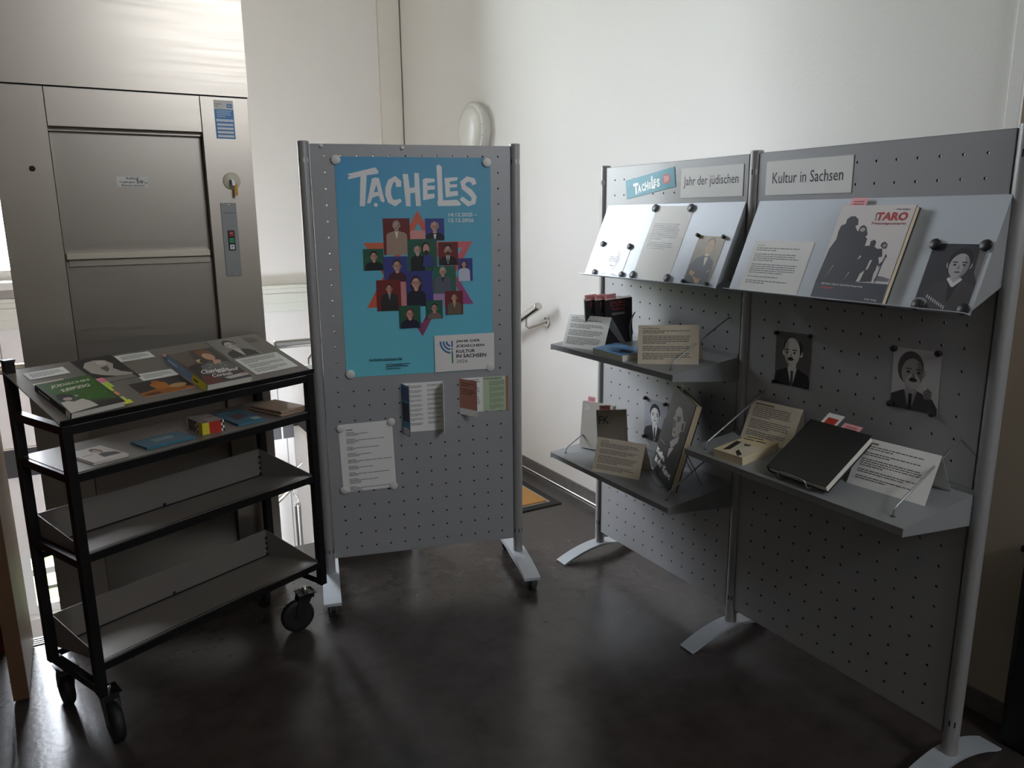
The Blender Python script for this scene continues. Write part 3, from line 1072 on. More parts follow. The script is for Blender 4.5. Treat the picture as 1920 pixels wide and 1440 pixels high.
def shelf(label, ya, yb, zb):
    t = thing('shelf', label, 'shelf', (XF - 0.15, (ya + yb) / 2, zb - 0.08), 'shelves hooked on the display stand')
    a = np.array([XF, ya, zb])
    dv = np.array([-SH_D, 0, -SH_DROP])
    nn = unit(np.cross((0, -1, 0), -dv))
    obj('top', MB().obox(a - nn * 0.002, (0, yb - ya, 0), dv, nn * 0.002), SHELFM, t)
    f = a + dv
    obj('front_edge', MB().obox(f - nn * 0.020, (0, yb - ya, 0), -unit(dv) * 0.002, nn * 0.020), SHELFM, t)
    for y in (ya - 0.0005, yb + 0.0025):
        obj('side_flange', MB().prism([np.array([XF, y, zb - 0.001]), np.array([f[0], y, f[2] - 0.001]), np.array([f[0], y, f[2] - 0.022]), np.array([XF, y, zb - 0.085])], (0, -0.002, 0)), SHELFM, t)
    obj('back_edge', MB().box((XF - 0.003, ya, zb), (XF, yb, zb + 0.012)), SHELFM, t)
    for y in (ya - 0.055, yb + 0.055):
        q = a + dv * 0.86
        b0 = np.array([q[0], y, q[2] - 0.004])
        w_ = obj('wire_support', wire([b0, b0 + (0.002, 0, 0.026), np.array([XF + 0.006, y - 0.002, zb + 0.135]), np.array([XF + 0.006, y - 0.002, zb + 0.125])], 0.0028), WIRE, t)
        obj('wire_hole', MB().lathe(b0 + nn * 0.0045, nn, [(0, 0.006), (0.0004, 0.006)], 12), BLACKM, t)
    return a, nn, t


sA1, nA, _ = shelf('upper shelf of the far bay with paperbacks and two text cards', 2.612, 1.868, 1.043)
sA2, _, _ = shelf('lower shelf of the far bay with two grey books and a large portrait book', 2.612, 1.868, 0.581)
sB, _, _ = shelf('wide shelf of the near bay with the black album and two text cards', 1.80, 1.033, 0.813)

# ================================================================== BOOK CART
CO, CTH, CL, CD = np.array([-0.073, 2.335, 0]), 0.4343, 0.83, 0.302
CU = np.array([math.cos(CTH), math.sin(CTH), 0])
CW = np.array([-CU[1], CU[0], 0])


def G(u, w, z):
    """cart frame: u metres along the front, w metres to the back"""
    return CO + CU * u + CW * w + UP * z


ZTF, ZTR, ZS2, Z3F, Z3R, Z4F, Z4R, ZBT = 0.994, 1.098, 0.845, 0.606, 0.655, 0.266, 0.320, 0.170
ct = thing('book_cart', 'black steel book cart with four wheels in front of the lift', 'book cart', G(CL / 2, CD / 2, 0))
TB = 0.026
for u in (0, CL):
    obj('post', MB().bar(G(u, 0, ZBT), G(u, 0, ZTF - 0.012), TB, TB, CU), BLACKM, ct)
    obj('post', MB().bar(G(u, CD, ZBT), G(u, CD, ZTR + 0.03 if u == 0 else ZTR - 0.02), TB, TB, CU), BLACKM, ct)
    for z in (ZTF - 0.025, ZS2 - 0.014, Z3F - 0.03, ZBT + 0.013):
        obj('end_rail', MB().bar(G(u, 0.013, z), G(u, CD - 0.013, z), 0.022, 0.024), BLACKM, ct)
obj('post_plug', MB().bar(G(0, CD, ZTR + 0.03), G(0, CD, ZTR + 0.036), TB + 0.004, TB + 0.004, CU), RUBBER, ct)
for z in (ZTF - 0.026, ZS2 - 0.014, Z3F - 0.013, Z4F - 0.013):
    obj('front_rail', MB().bar(G(0.013, 0.0, z), G(CL - 0.013, 0.0, z), 0.022, 0.024), BLACKM, ct)
for z in (ZS2 - 0.014, Z3R - 0.13, Z4R - 0.13):
    obj('back_rail', MB().bar(G(0.013, CD, z), G(CL - 0.013, CD, z), 0.02, 0.022), BLACKM, ct)
# sloping top with a front lip
tn = unit(np.cross(CU, unit(CW * CD + UP * (ZTR - ZTF))))
tdir = unit(CW * CD + UP * (ZTR - ZTF))
tl_ = math.hypot(CD, ZTR - ZTF)
top = obj('sloping_top', MB().obox(G(-0.016, -0.012, ZTF - 0.004) - tn * 0.003, CU * (CL + 0.032), tdir * (tl_ + 0.02), tn * 0.003), TROUGH, ct)
obj('front_lip', MB().obox(G(-0.016, -0.014, ZTF - 0.006) - tn * 0.006, CU * (CL + 0.032), tdir * 0.004, tn * 0.018), BLACKM, ct)
obj('adhesive_residue', MB().obox(G(0.775, 0.25, ZTF + 0.25 * (ZTR - ZTF) / CD) + tn * 0.0006, CU * 0.04, tdir * 0.035, tn * 0.0003), mat('dull adhesive', '#77716b', 0.8), ct)
obj('flat_shelf', MB().obox(G(0.0, 0.0, ZS2 - 0.003), CU * CL, CW * CD, UP * 0.003), TROUGH, ct)
for zf, zr in ((Z3F, Z3R), (Z4F, Z4R)):
    zc = zr - 0.108
    a0, a1 = 0.014, CL - 0.014
    base_dir = G(0, CD, zc) - G(0, 0, zf)
    nb = unit(np.cross(CU, base_dir))
    tr = obj('trough_base', MB().obox(G(a0, 0, zf), CU * (a1 - a0), base_dir, -nb * 0.002), TROUGH, ct)
    obj('trough_back', MB().obox(G(a0, CD, zc), CU * (a1 - a0), UP * (zr - zc), CW * 0.002), TROUGH, ct)
    for u in (a0, a1 - 0.002):
        obj('trough_end', MB().prism([G(u, 0, zf - 0.004), G(u, CD, zc), G(u, CD, zr), G(u, 0, zf + 0.004)], CU * 0.002), TROUGH, ct)
    obj('weld_seam', MB().tube([G(a0, CD - 0.003, zc + 0.003), G(a1, CD - 0.003, zc + 0.003)], 0.0022, 6), BLACKM, ct)
    for u, w in ((a1 - 0.004, CD - 0.004), (CL / 2, CD - 0.004)):
        for k in range(4 if u > CL / 2 else 1):
            obj('weld_bead', MB().lathe(G(u, w, zc + 0.01 + k * 0.022), UP, [(-0.006, 0.0), (-0.004, 0.005), (0.004, 0.005), (0.006, 0.0)], 8), BLACKM, ct)


def castor(u, w, heading):
    """swivel castor: heading = direction the wheel trails (radians, cart plane)"""
    hv = CU * math.cos(heading) + CW * math.sin(heading)
    ax = np.cross(UP, hv)
    piv = G(u, w, 0)
    cs = obj('castor', MB().obox(piv - hv * 0.032 - ax * 0.03 + UP * 0.148, hv * 0.064, ax * 0.06, UP * 0.004), BLACKM, ct)
    obj('bolt', MB().lathe(piv + UP * 0.152, UP, [(0, 0.010), (0.016, 0.010), (0.018, 0.006)], 12), CHROME, cs)
    wc = piv + hv * 0.034 + UP * 0.0625
    obj('fork', MB().prism([piv - hv * 0.028 - ax * 0.022 + UP * 0.148, piv + hv * 0.028 - ax * 0.022 + UP * 0.148, wc + hv * 0.014 - ax * 0.022, wc - hv * 0.014 - ax * 0.022], ax * 0.003), BLACKM, cs)
    obj('fork', MB().prism([piv - hv * 0.028 + ax * 0.019 + UP * 0.148, piv + hv * 0.028 + ax * 0.019 + UP * 0.148, wc + hv * 0.014 + ax * 0.019, wc - hv * 0.014 + ax * 0.019], ax * 0.003), BLACKM, cs)
    obj('fork_crown', MB().obox(piv - hv * 0.028 - ax * 0.022 + UP * 0.130, hv * 0.056, ax * 0.044, UP * 0.018), BLACKM, cs)
    obj('tyre', MB().lathe(wc - ax * 0.015, ax, [(0, 0.046), (0.001, 0.056), (0.006, 0.0615), (0.015, 0.0625), (0.024, 0.0615), (0.029, 0.056), (0.03, 0.046)], 40), RUBBER, cs)
    obj('hub', MB().lathe(wc - ax * 0.0145, ax, [(0, 0.0), (0, 0.014), (0.003, 0.016), (0.003, 0.047), (0.026, 0.047), (0.026, 0.016), (0.029, 0.014), (0.029, 0)], 32), WHEELG, cs)


castor(0.030, 0.03, math.radians(-100))
castor(CL - 0.055, 0.035, math.radians(160))
castor(0.02, CD - 0.03, math.radians(80))
castor(CL - 0.05, CD - 0.02, math.radians(60))

# ================================================================== THINGS PUT ON DISPLAY
INKD = '#3a3838'


def disc(name, label, c, n, r, t, m, group):
    mb = MB().lathe(np.asarray(c) + np.asarray(n) * 0.0012, n, [(0, r * 0.96), (t * 0.25, r), (t * 0.8, r), (t, r * 0.93), (t, 0)], 28)
    return tag(obj(name, mb, m), label, 'magnet', group)


def magnet(px, p0, n, r, t, m, where, group, kind='round magnet'):
    col = {MAGW: 'white', MAGB: 'black', MAGG: 'dark grey'}[m]
    return disc('magnet', f'{col} {kind} {where}', on_plane(px, p0, n), n, r, t, m, group)


def portrait(p, u0, v0, u1, v1, bg, hair, skin, cloth, hx=0.5, hy=0.38, hr=0.17, shirt=None, tie=None, beard=None,
             moust=None, glasses=False, longhair=False, bald=False, sh=0.42, turn=0.0):
    """a plain printed head-and-shoulders picture inside u0..u1, v0..v1"""
    W, Hh = u1 - u0, v1 - v0
    asp = (W * p.fr.w) / (Hh * p.fr.h)
    X = lambda x: u0 + x * W
    Y = lambda y: v0 + y * Hh
    dark = '#2a2523'
    p.rect(u0, v0, u1, v1, bg)
    rx, ry = hr, hr * 1.32 * asp
    clip = lambda x: min(max(x, 0.0), 1.0)
    cy = lambda y: min(max(y, 0.0), 1.0)
    if longhair:
        p.ell(X(hx), Y(hy + ry * 0.25), rx * 1.35 * W, ry * 1.35 * Hh, hair)
    # shoulders
    sy = hy + ry * 1.25
    pts = [(clip(hx - sh), 1.0), (clip(hx - sh * 0.96), cy(sy + ry * 0.75)), (clip(hx - sh * 0.75), cy(sy + ry * 0.25)), (hx - rx * 0.6, cy(sy - ry * 0.1)),
           (hx + rx * 0.6, cy(sy - ry * 0.1)), (clip(hx + sh * 0.75), cy(sy + ry * 0.25)), (clip(hx + sh * 0.96), cy(sy + ry * 0.75)), (clip(hx + sh), 1.0)]
    p.poly([(X(a), Y(b)) for a, b in pts], cloth, True)
    if shirt:
        p.poly([(X(hx - rx * 0.55), Y(cy(sy - ry * 0.12))), (X(hx + rx * 0.55), Y(cy(sy - ry * 0.12))), (X(hx + rx * 0.08), Y(cy(sy + ry * 1.5))), (X(hx - rx * 0.08), Y(cy(sy + ry * 1.5)))], shirt, True)
    p.poly([(X(hx - rx * 0.5), Y(hy + ry * 0.5)), (X(hx + rx * 0.5), Y(hy + ry * 0.5)), (X(hx + rx * 0.42), Y(cy(sy + ry * 0.05))), (X(hx), Y(cy(sy + ry * 0.2))), (X(hx - rx * 0.42), Y(cy(sy + ry * 0.05)))], skin, True)
    if tie == 'bow':
        p.poly([(X(hx - rx * 0.5), Y(sy + ry * 0.05)), (X(hx), Y(sy + ry * 0.2)), (X(hx + rx * 0.5), Y(sy + ry * 0.05)), (X(hx + rx * 0.5), Y(sy + ry * 0.45)), (X(hx), Y(sy + ry * 0.3)), (X(hx - rx * 0.5), Y(sy + ry * 0.45))], dark, True)
    elif tie:
        p.poly([(X(hx - rx * 0.13), Y(cy(sy + ry * 0.08))), (X(hx + rx * 0.13), Y(cy(sy + ry * 0.08))), (X(hx + rx * 0.16), Y(cy(sy + ry * 1.1))), (X(hx), Y(cy(sy + ry * 1.5))), (X(hx - rx * 0.16), Y(cy(sy + ry * 1.1)))], tie, True)
    # ears, hair, face
    for s in (-1, 1):
        p.ell(X(hx + s * rx * 0.95), Y(hy + ry * 0.08), rx * 0.2 * W, ry * 0.24 * Hh, skin)
    if not bald:
        p.ell(X(hx + turn * rx * 0.3), Y(hy - ry * 0.16), rx * 1.08 * W, ry * 1.02 * Hh, hair)
    else:
        for s in (-1, 1):
            p.ell(X(hx + s * rx * 0.78), Y(hy - ry * 0.28), rx * 0.3 * W, ry * 0.5 * Hh, hair)
    p.ell(X(hx - turn * rx * 0.12), Y(hy + ry * (0.12 if not bald else 0.0)), rx * 0.90 * W, ry * (0.88 if not bald else 1.0) * Hh, skin)
    fx = hx - turn * rx * 0.35
    shd = tuple(c * 0.80 for c in (int(skin[i:i + 2], 16) / 255 for i in (1, 3, 5)))
    sx = 1 if turn <= 0 else -1
    fy_, fr_ = (0.12, 0.88) if not bald else (0.0, 1.0)
    arc_ = [(hx - turn * rx * 0.12 + sx * rx * 0.90 * math.cos(math.radians(a)), hy + ry * fy_ + ry * fr_ * math.sin(math.radians(a))) for a in range(-50, 91, 10)]
    arc_ += [(hx - turn * rx * 0.12 + sx * rx * 0.45 * math.cos(math.radians(a)), hy + ry * fy_ + ry * fr_ * 0.98 * math.sin(math.radians(a))) for a in range(80, -51, -10)]
    p.poly([(X(a), Y(b)) for a, b in arc_], shd, True)
    if beard:
        p.ell(X(fx), Y(hy + ry * 0.62), rx * 0.62 * W, ry * 0.42 * Hh, beard)
    for s in (-1, 1):
        p.rect(X(fx + s * rx * 0.42 - rx * 0.24), Y(hy - ry * 0.17), X(fx + s * rx * 0.42 + rx * 0.24), Y(hy - ry * 0.09), hair if hair != skin else dark)
        p.ell(X(fx + s * rx * 0.42), Y(hy + ry * 0.06), rx * 0.15 * W, ry * 0.07 * Hh, dark)
    nose = tuple(c * 0.78 for c in (int(skin[i:i + 2], 16) / 255 for i in (1, 3, 5)))
    p.poly([(X(fx), Y(hy + ry * 0.02)), (X(fx + rx * 0.16), Y(hy + ry * 0.36)), (X(fx - rx * 0.16), Y(hy + ry * 0.36))], nose, True)
    p.ell(X(fx), Y(hy + ry * 0.58), rx * 0.28 * W, ry * 0.06 * Hh, '#4a4a4a' if int(skin[1:3], 16) - int(skin[5:7], 16) < 14 else '#6a3a36')
    if moust:
        p.poly([(X(fx - rx * 0.42), Y(hy + ry * 0.56)), (X(fx - rx * 0.15), Y(hy + ry * 0.38)), (X(fx + rx * 0.15), Y(hy + ry * 0.38)), (X(fx + rx * 0.42), Y(hy + ry * 0.56)), (X(fx), Y(hy + ry * 0.54))], moust, True)
    if glasses:
        for s in (-1, 1):
            p.ell(X(fx + s * rx * 0.42), Y(hy + ry * 0.06), rx * 0.34 * W, ry * 0.22 * Hh, dark)
            p.ell(X(fx + s * rx * 0.42), Y(hy + ry * 0.06), rx * 0.27 * W, ry * 0.165 * Hh, skin)
            p.ell(X(fx + s * rx * 0.42), Y(hy + ry * 0.06), rx * 0.11 * W, ry * 0.06 * Hh, dark)
        p.rect(X(fx - rx * 0.1), Y(hy + ry * 0.02), X(fx + rx * 0.1), Y(hy + ry * 0.06), dark)


# ------------------------------------------------------------------ on the pinboard
PC0 = CA + CN * 0.0112
Q = [(627, 293), (921, 296.5), (921.5, 694), (649, 706)]
ff = flat_frame(Q, PC0, CN)
ff = Frame(CA + CE * 0.109 + CN * 0.0112 + UP * 1.748, CE, -UP, 0.594, 0.839)
po_, fr = sheet('poster', 'large blue event poster with white brush lettering on the pinboard', 'poster', ff)
C4 = crop(540, 240, 3.0)            # overall crop of the poster
C5 = crop(640, 300, 6.857)          # lettering crop
C6 = crop(670, 390, 5.761)          # portrait collage crop
C7 = crop(640, 620, 6.4)            # lower part crop
p = Print(fr, Q)
p.poly([(0, 0), (1, 0), (1, 1), (0, 1)], ['#4f9dca', '#5298b8', '#6ac6dc', '#72cedd'], True)
WL = '#e9e7e6'
for g in ([(75, 183), (440, 95), (482, 152), (470, 178), (328, 198), (305, 598), (238, 598), (248, 215), (92, 250), (88, 222), (118, 205)],
          [(395, 240), (430, 228), (485, 235), (558, 530), (545, 552), (505, 530), (482, 462), (400, 488), (375, 560), (330, 560)],
          [(790, 182), (858, 182), (880, 365), (945, 355), (940, 172), (998, 170), (1022, 600), (960, 600), (947, 425), (886, 435), (890, 605), (832, 600)],
          [(1048, 258), (1080, 238), (1200, 245), (1205, 285), (1105, 305), (1108, 335), (1205, 335), (1205, 385), (1108, 392), (1110, 445), (1200, 440), (1198, 498), (1052, 525)],
          [(1228, 75), (1262, 62), (1295, 90), (1308, 528), (1490, 520), (1545, 578), (1520, 598), (1245, 602), (1235, 548), (1246, 520)],
          [(1330, 238), (1500, 225), (1495, 268), (1395, 285), (1398, 320), (1495, 318), (1490, 358), (1398, 362), (1400, 415), (1500, 405), (1505, 465), (1345, 488)]):
    p.poly(C5(*g), WL)
# A counter, C and S as brush strokes
p.poly(C5((452, 320), (475, 410), (420, 420)), '#559fc2')


def stroke(p, pts, w, col):
    pts = [np.array(q, float) for q in pts]
    L, R = [], []
    for i, q in enumerate(pts):
        d = unit(pts[min(i + 1, len(pts) - 1)] - pts[max(i - 1, 0)])
        nn = np.array([-d[1], d[0]]) * (w[i] if isinstance(w, list) else w) / 2
        L.append(q + nn); R.append(q - nn)
    for i in range(len(pts) - 1):
        p.poly([tuple(L[i]), tuple(L[i + 1]), tuple(R[i + 1]), tuple(R[i])], col)
        p.z -= p.STEP
    p.z += p.STEP


stroke(p, C5((735, 350), (738, 290), (690, 245), (635, 280), (603, 370), (603, 450), (630, 530), (690, 562), (768, 520)), [10, 11, 11, 11, 11, 11, 11, 12, 6], WL)
stroke(p, C5((1715, 325), (1700, 270), (1625, 250), (1565, 300), (1580, 360), (1660, 420), (1712, 490), (1700, 555), (1640, 575), (1540, 500)), [9, 10, 10, 10, 10, 11, 10, 10, 10, 8], WL)
p.ell(*p.uv(C5((443, 582))[0]), 0.013, 0.009, WL)
p.text('14.12.2025 –', C5((1378, 690), (1750, 690), (1750, 738), (1378, 738)), WL, 0.02)
p.text('12.12.2026', C5((1378, 762), (1702, 762), (1702, 810), (1378, 810)), WL, 0.02)
# star
for tri, cols in ((((645, 32), (1245, 1048), (100, 1082)), ['#d1664c', '#9a4a86', '#d4604c']), (((62, 380), (1240, 372), (692, 1390)), ['#cf6a48', '#d66a70', '#8c3f6c'])):
    o3 = [np.array(q, float) for q in C6(*tri)]
    cen = sum(o3) / 3
    i3 = [cen + (q - cen) * 0.80 for q in o3]
    for a in range(3):
        b = (a + 1) % 3
        p.poly([tuple(o3[a]), tuple(o3[b]), tuple(i3[b]), tuple(i3[a])], [cols[a], cols[b], cols[b], cols[a]])
        p.z -= p.STEP
    p.z += p.STEP
p.poly(C6((575, 250), (725, 250), (760, 345), (535, 345)), '#d8938c')
p.poly(C6((455, 790), (820, 790), (820, 1060), (455, 1060)), '#d28a8a')
p.poly(C6((800, 880), (1060, 860), (1050, 1060), (800, 1080)), '#b08bb8')
RB, BB, GB, SK = '#6e211f', '#3a3f86', '#235a45', '#c99a86'
for q, kw in (((270, 118, 572, 512), dict(bg=RB, hair='#8d8784', skin='#c39a86', cloth='#a58a78', hx=0.5, hy=0.2, hr=0.13, shirt='#e6dcc8', sh=0.40, beard='#9a9490')),
              ((727, 122, 938, 360), dict(bg=BB, hair='#9a938e', skin=SK, cloth='#1a1a20', hx=0.5, hy=0.36, hr=0.19, shirt='#e4e4e8', tie='bow', glasses=True, sh=0.5, bald=True)),
              ((535, 345, 860, 690), dict(bg=GB, hair='#8a8480', skin=SK, cloth='#16181a', hx=0.33, hy=0.34, hr=0.11, bald=True, beard='#b7aca4', sh=0.24)),
              ((868, 380, 1084, 628), dict(bg=RB, hair='#241a18', skin=SK, cloth='#17171b', hx=0.48, hy=0.34, hr=0.19, shirt='#e9e6e2', tie='#2c2030', beard='#3a2a26', sh=0.46)),
              ((57, 448, 285, 678), dict(bg=GB, hair='#17140f', skin=SK, cloth='#15171a', hx=0.52, hy=0.34, hr=0.17, sh=0.44)),
              ((1084, 556, 1238, 800), dict(bg=BB, hair='#22181a', skin=SK, cloth='#c9ccdc', hx=0.4, hy=0.26, hr=0.17, longhair=True, sh=0.42)),
              ((276, 532, 545, 800), dict(bg=BB, hair='#3a2a24', skin=SK, cloth='#4a1f2c', hx=0.55, hy=0.36, hr=0.17, glasses=True, sh=0.38)),
              ((810, 640, 1058, 930), dict(bg='#2a6650', hair='#b9a88c', skin=SK, cloth='#5b5f6c', hx=0.42, hy=0.2, hr=0.13, shirt='#17181f', glasses=True, sh=0.36)),
              ((198, 785, 468, 1110), dict(bg='#7a2524', hair='#3a2622', skin=SK, cloth='#2d2a28', hx=0.52, hy=0.27, hr=0.13, shirt='#8d8f86', sh=0.36)),
              ((518, 690, 812, 1060), dict(bg='#363a80', hair='#2a1c1c', skin='#cf9f8c', cloth='#1b1c30', hx=0.36, hy=0.33, hr=0.17, longhair=True, glasses=True, sh=0.36)),
              ((440, 1062, 674, 1296), dict(bg=GB, hair='#5a3a30', skin='#cf9f8c', cloth='#191c3a', hx=0.5, hy=0.36, hr=0.17, longhair=True, glasses=True, sh=0.44)),
              ((730, 1008, 910, 1200), dict(bg='#235a45', hair='#2a201e', skin=SK, cloth='#7a6660', hx=0.5, hy=0.4, hr=0.18, glasses=True, sh=0.42)),
              ((940, 908, 1130, 1156), dict(bg='#6e2222', hair='#5a4030', skin=SK, cloth='#6a5a4a', hx=0.5, hy=0.28, hr=0.16, shirt='#b9a27e', sh=0.40))):
    a, b = p.uv(C6(q[:2])[0]), p.uv(C6(q[2:])[0])
    portrait(p, a[0], a[1], b[0], b[1], **kw)
a, b = p.uv(C6((690, 375))[0]), p.uv(C6((830, 640))[0])
p.poly([(a[0], b[1]), (a[0] + 0.01, a[1] + 0.06), (b[0] - 0.02, a[1] + 0.06), (b[0], b[1])], '#34407e', True)
p.ell(a[0] + 0.025, a[1] + 0.03, 0.026, 0.03, '#2e2320')
p.ell(a[0] + 0.027, a[1] + 0.034, 0.021, 0.024, SK)
p.ell(a[0] + 0.028, a[1] + 0.05, 0.017, 0.012, '#3a2a26')
# lower print: web line, white box, logo
p.text('tacheles.sachsen.de', C7((322, 325), (712, 312), (712, 350), (322, 360)), '#1d3a52', 0.012)
p.lines(0.262, 0.945, 0.43, 0.975, 3, '#2c5068', 7)
p.text('SACHSEN', C7((597, 395), (715, 388), (715, 412), (597, 418)), '#2c5068')
p.poly(C7((540, 388), (590, 384), (590, 418), (540, 422)), '#5c9d93')
p.poly(C7((1095, 68), (1812, 38), (1812, 462), (1106, 500)), '#e9e5e1')
for s, q in (('JAHR DER', (1355, 122, 1645, 158)), ('JÜDISCHEN', (1355, 172, 1692, 218)), ('KULTUR', (1357, 238, 1582, 275)), ('IN SACHSEN', (1357, 290, 1716, 334))):
    a, b, c, d = q
    dy = (c - a) * 0.035
    p.text(s, C7((a, b), (c, b - dy), (c, d - dy), (a, d)), '#17161a', 0.03)
p.text('2026', C7((1360, 355), (1492, 350), (1492, 388), (1360, 392)), '#4a4a4c')
for r_ in (118, 82, 46):
    arc = [(1288 - r_ * math.cos(math.radians(t)), 136 + (r_ * 1.14) * math.sin(math.radians(t))) for t in range(0, 91, 10)]
    stroke(p, C7(*arc), 4.0 * 0.88, '#3f74a8')
p.poly(C7((1298, 128), (1317, 128), (1317, 205), (1298, 205)), '#3f74a8')
p.poly(C7((1298, 215), (1317, 215), (1317, 238), (1298, 238)), '#3f74a8')
p.poly(C7((1300, 250), (1318, 250), (1322, 396), (1304, 396)), '#3d8c68')
p.build(po_)
G1 = 'round magnets on the pinboard'
for px, wh in (((629.3, 299.3), 'at the top left corner of the blue poster'), ((912.3, 304.5), 'at the top right corner of the blue poster'),
               ((657, 701.3), 'at the bottom left corner of the blue poster'), ((918.6, 687.6), 'at the bottom right corner of the blue poster')):
    magnet(px, CA + CN * 0.0125, CN, 0.0172, 0.007, MAGW, wh, G1)
for px, wh in (((602, 273.5), 'small, alone near the top left of the pinboard'), ((754, 277.5), 'small, on the middle of the pinboard top edge')):
    magnet(px, CA + CN * 0.0112, CN, 0.0068, 0.006, MAGW, wh, G1)

Q = [(632, 797.5), (737, 786.5), (741, 913), (646, 923)]
fr0 = rect_frame([on_plane(q, PC0, CN) for q in Q])
so, fr = sheet('text_sheet', 'white A4 sheet with small paragraphs low left on the pinboard', 'sheet', fr0)
p = Print(fr)
p.rect(0.13, 0.085, 0.26, 0.095, INKD)
y = 0.125
for k, (n, wd) in enumerate(((3, 0.42), (4, 0.86), (3, 0.68), (3, 0.44), (3, 0.82), (3, 0.46), (3, 0.76), (4, 0.68), (4, 0.84))):
    p.lines(0.13, y, 0.13 + 0.16, y + 0.02, 1, '#55504c', 20 + k, last=1.0)
    p.lines(0.13, y + 0.02, 0.13 + wd, y + 0.04, 1, '#5d5854', 30 + k, last=1.2)
    p.lines(0.13, y + 0.04, 0.36, y + 0.04 + 0.02 * (n - 2), n - 2, '#5d5854', 40 + k, last=0.9)
    y += 0.035 + 0.02 * n
p.build(so)
for px, wh in (((638.5, 803), 'at the top left corner of the A4 text sheet'), ((733.3, 790.6), 'at the top right corner of the A4 text sheet'),
               ((645.6, 918), 'at the bottom left corner of the A4 text sheet'), ((738.3, 909.5), 'at the bottom right corner of the A4 text sheet')):
    magnet(px, CA + CN * 0.0122, CN, 0.0158, 0.007, MAGW, wh, G1)


def leaflet(label, mid, left, right, artf):
    """folded leaflet: middle panel flat on the board, side flaps standing off"""
    t = thing('leaflet', label, 'leaflet', mid.p(0.5, 1))
    o = obj('middle_page', MB().obox(mid.p(0, 0, 0.0006), mid.ex * mid.w, mid.ey * mid.h, mid.n * 0.0005), PAPER, t)
    pm = Print(mid.lifted(0.0011))
    out = [pm, None, None]
    sides = []
    for k, f in enumerate((left, right)):
        if f is None:
            sides.append(None)
            continue
        oo = obj('side_flap', MB().obox(f.p(0, 0, 0), f.ex * f.w, f.ey * f.h, f.n * 0.0005), PAPER, t)
        sides.append((oo, Print(f.lifted(0.0005))))
        out[k + 1] = sides[-1][1]
    artf(*out)
    pm.build(o)
    for s in sides:
        if s:
            s[1].build(s[0])
    return t


m1 = Frame(CA + CE * 0.322 + CN * 0.0112 + UP * 0.872, CE, -UP, 0.172, 0.205)
dl = unit(CE * 0.30 + CN * 0.95)
l1 = Frame(m1.p(0, 0), dl, -UP, 0.075, 0.208)
dr_ = unit(-CE * 0.20 + CN * 0.97)
r1 = Frame(m1.p(1, 0) + dr_ * 0.075, -dr_, -UP, 0.075, 0.205)


def art1(a, b, c):
    for k in range(9):
        a.lines(0.06, 0.06 + k * 0.095, 0.50, 0.12 + k * 0.095, 4, '#6d6864', 50 + k, last=0.8)
        a.rect(0.06, 0.05 + k * 0.095, 0.2, 0.058 + k * 0.095, '#7a3230')
        a.lines(0.60, 0.05 + k * 0.095, 0.96, 0.10 + k * 0.095, 3, '#6d6864', 70 + k, last=0.7)
    b.rect(0, 0, 1, 1, '#4a9fc0')
    b.rect(0.0, 0.05, 1, 0.3, '#4f6fae')
    b.rect(0.1, 0.35, 0.9, 0.72, '#4a3c52')
    b.rect(0.1, 0.85, 0.9, 0.98, '#e8e6e2')
    c.lines(0.1, 0.14, 0.9, 0.26, 5, '#6d6864', 90)


leaflet('white programme leaflet with blue front flap, folded open under the poster', m1, l1, r1, art1)
m2 = Frame(CA + CE * 0.560 + CN * 0.0112 + UP * 0.878, CE, -UP, 0.195, 0.146)
dl = unit(CE * 0.60 + CN * 0.80)
l2 = Frame(m2.p(0, 0), dl, -UP, 0.095, 0.150)
dr2 = unit(CE * 0.35 + CN * 0.2)
r2 = Frame(m2.p(1, 0), dr2, -UP, 0.012, 0.15)


def art2(a, b, c):
    a.lines(0.14, 0.06, 0.44, 0.86, 14, '#77726d', 95, breaks=(3, 8))
    a.rect(0.50, 0, 1, 1, '#b9c8a8')
    a.text('Bildungsangebote', (0.53, 0.03, 0.94, 0.09), '#2e3a2a', 0.012)
    for k in range(5):
        a.lines(0.64, 0.14 + k * 0.17, 0.97, 0.28 + k * 0.17, 5, '#6f7c63', 100 + k)
    b.rect(0, 0, 1, 0.82, '#b87f6c')
    b.lines(0.1, 0.10, 0.9, 0.45, 6, '#6c3327', 110, breaks=(2,))
    c.rect(0, 0, 1, 1, '#b9836f')


leaflet('folded leaflet with a green and a salmon page right of the white one', m2, l2, r2, art2)
magnet((943, 709), CA + CN * 0.0125, CN, 0.0066, 0.005, MAGW, 'small, pinning the green page of the folded leaflet', G1)

# ------------------------------------------------------------------ on the display stand panels
PS0, NS = np.array([XS - 0.0112, 0, 0]), np.array([-1.0, 0, 0])


def panel_sheet(name, label, cat, px, m=PAPER):
    return sheet(name, label, cat, flat_frame(px, PS0, NS), m)


tq = [(1174, 339), (1265, 312), (1266.5, 350), (1175, 373.5)]
o, fr = panel_sheet('banner_card', 'tilted teal strip with white brush lettering and red dot', 'card', tq)
p = Print(fr)
p.rect(0, 0, 1, 1, '#3f93a8')
p.lines(0.03, 0.42, 0.14, 0.62, 2, '#357f92', 3)
TL_ = '#eef0ee'
for k, (ch, u0, v0, u1, v1) in enumerate((('T', .16, .28, .27, .88), ('A', .25, .42, .33, .84), ('C', .335, .40, .40, .82), ('H', .405, .36, .475, .82), ('E', .485, .44, .53, .76), ('L', .54, .16, .61, .82), ('E', .585, .34, .635, .68), ('S', .645, .36, .71, .80))):
    p.text(ch, (u0, v0, u1, v1), TL_, 0.055)
p.ell(0.84, 0.50, 0.075, 0.26, '#c8474f')
p.lines(0.79, 0.36, 0.89, 0.66, 4, '#f0dcdc', 5)
p.build(o)
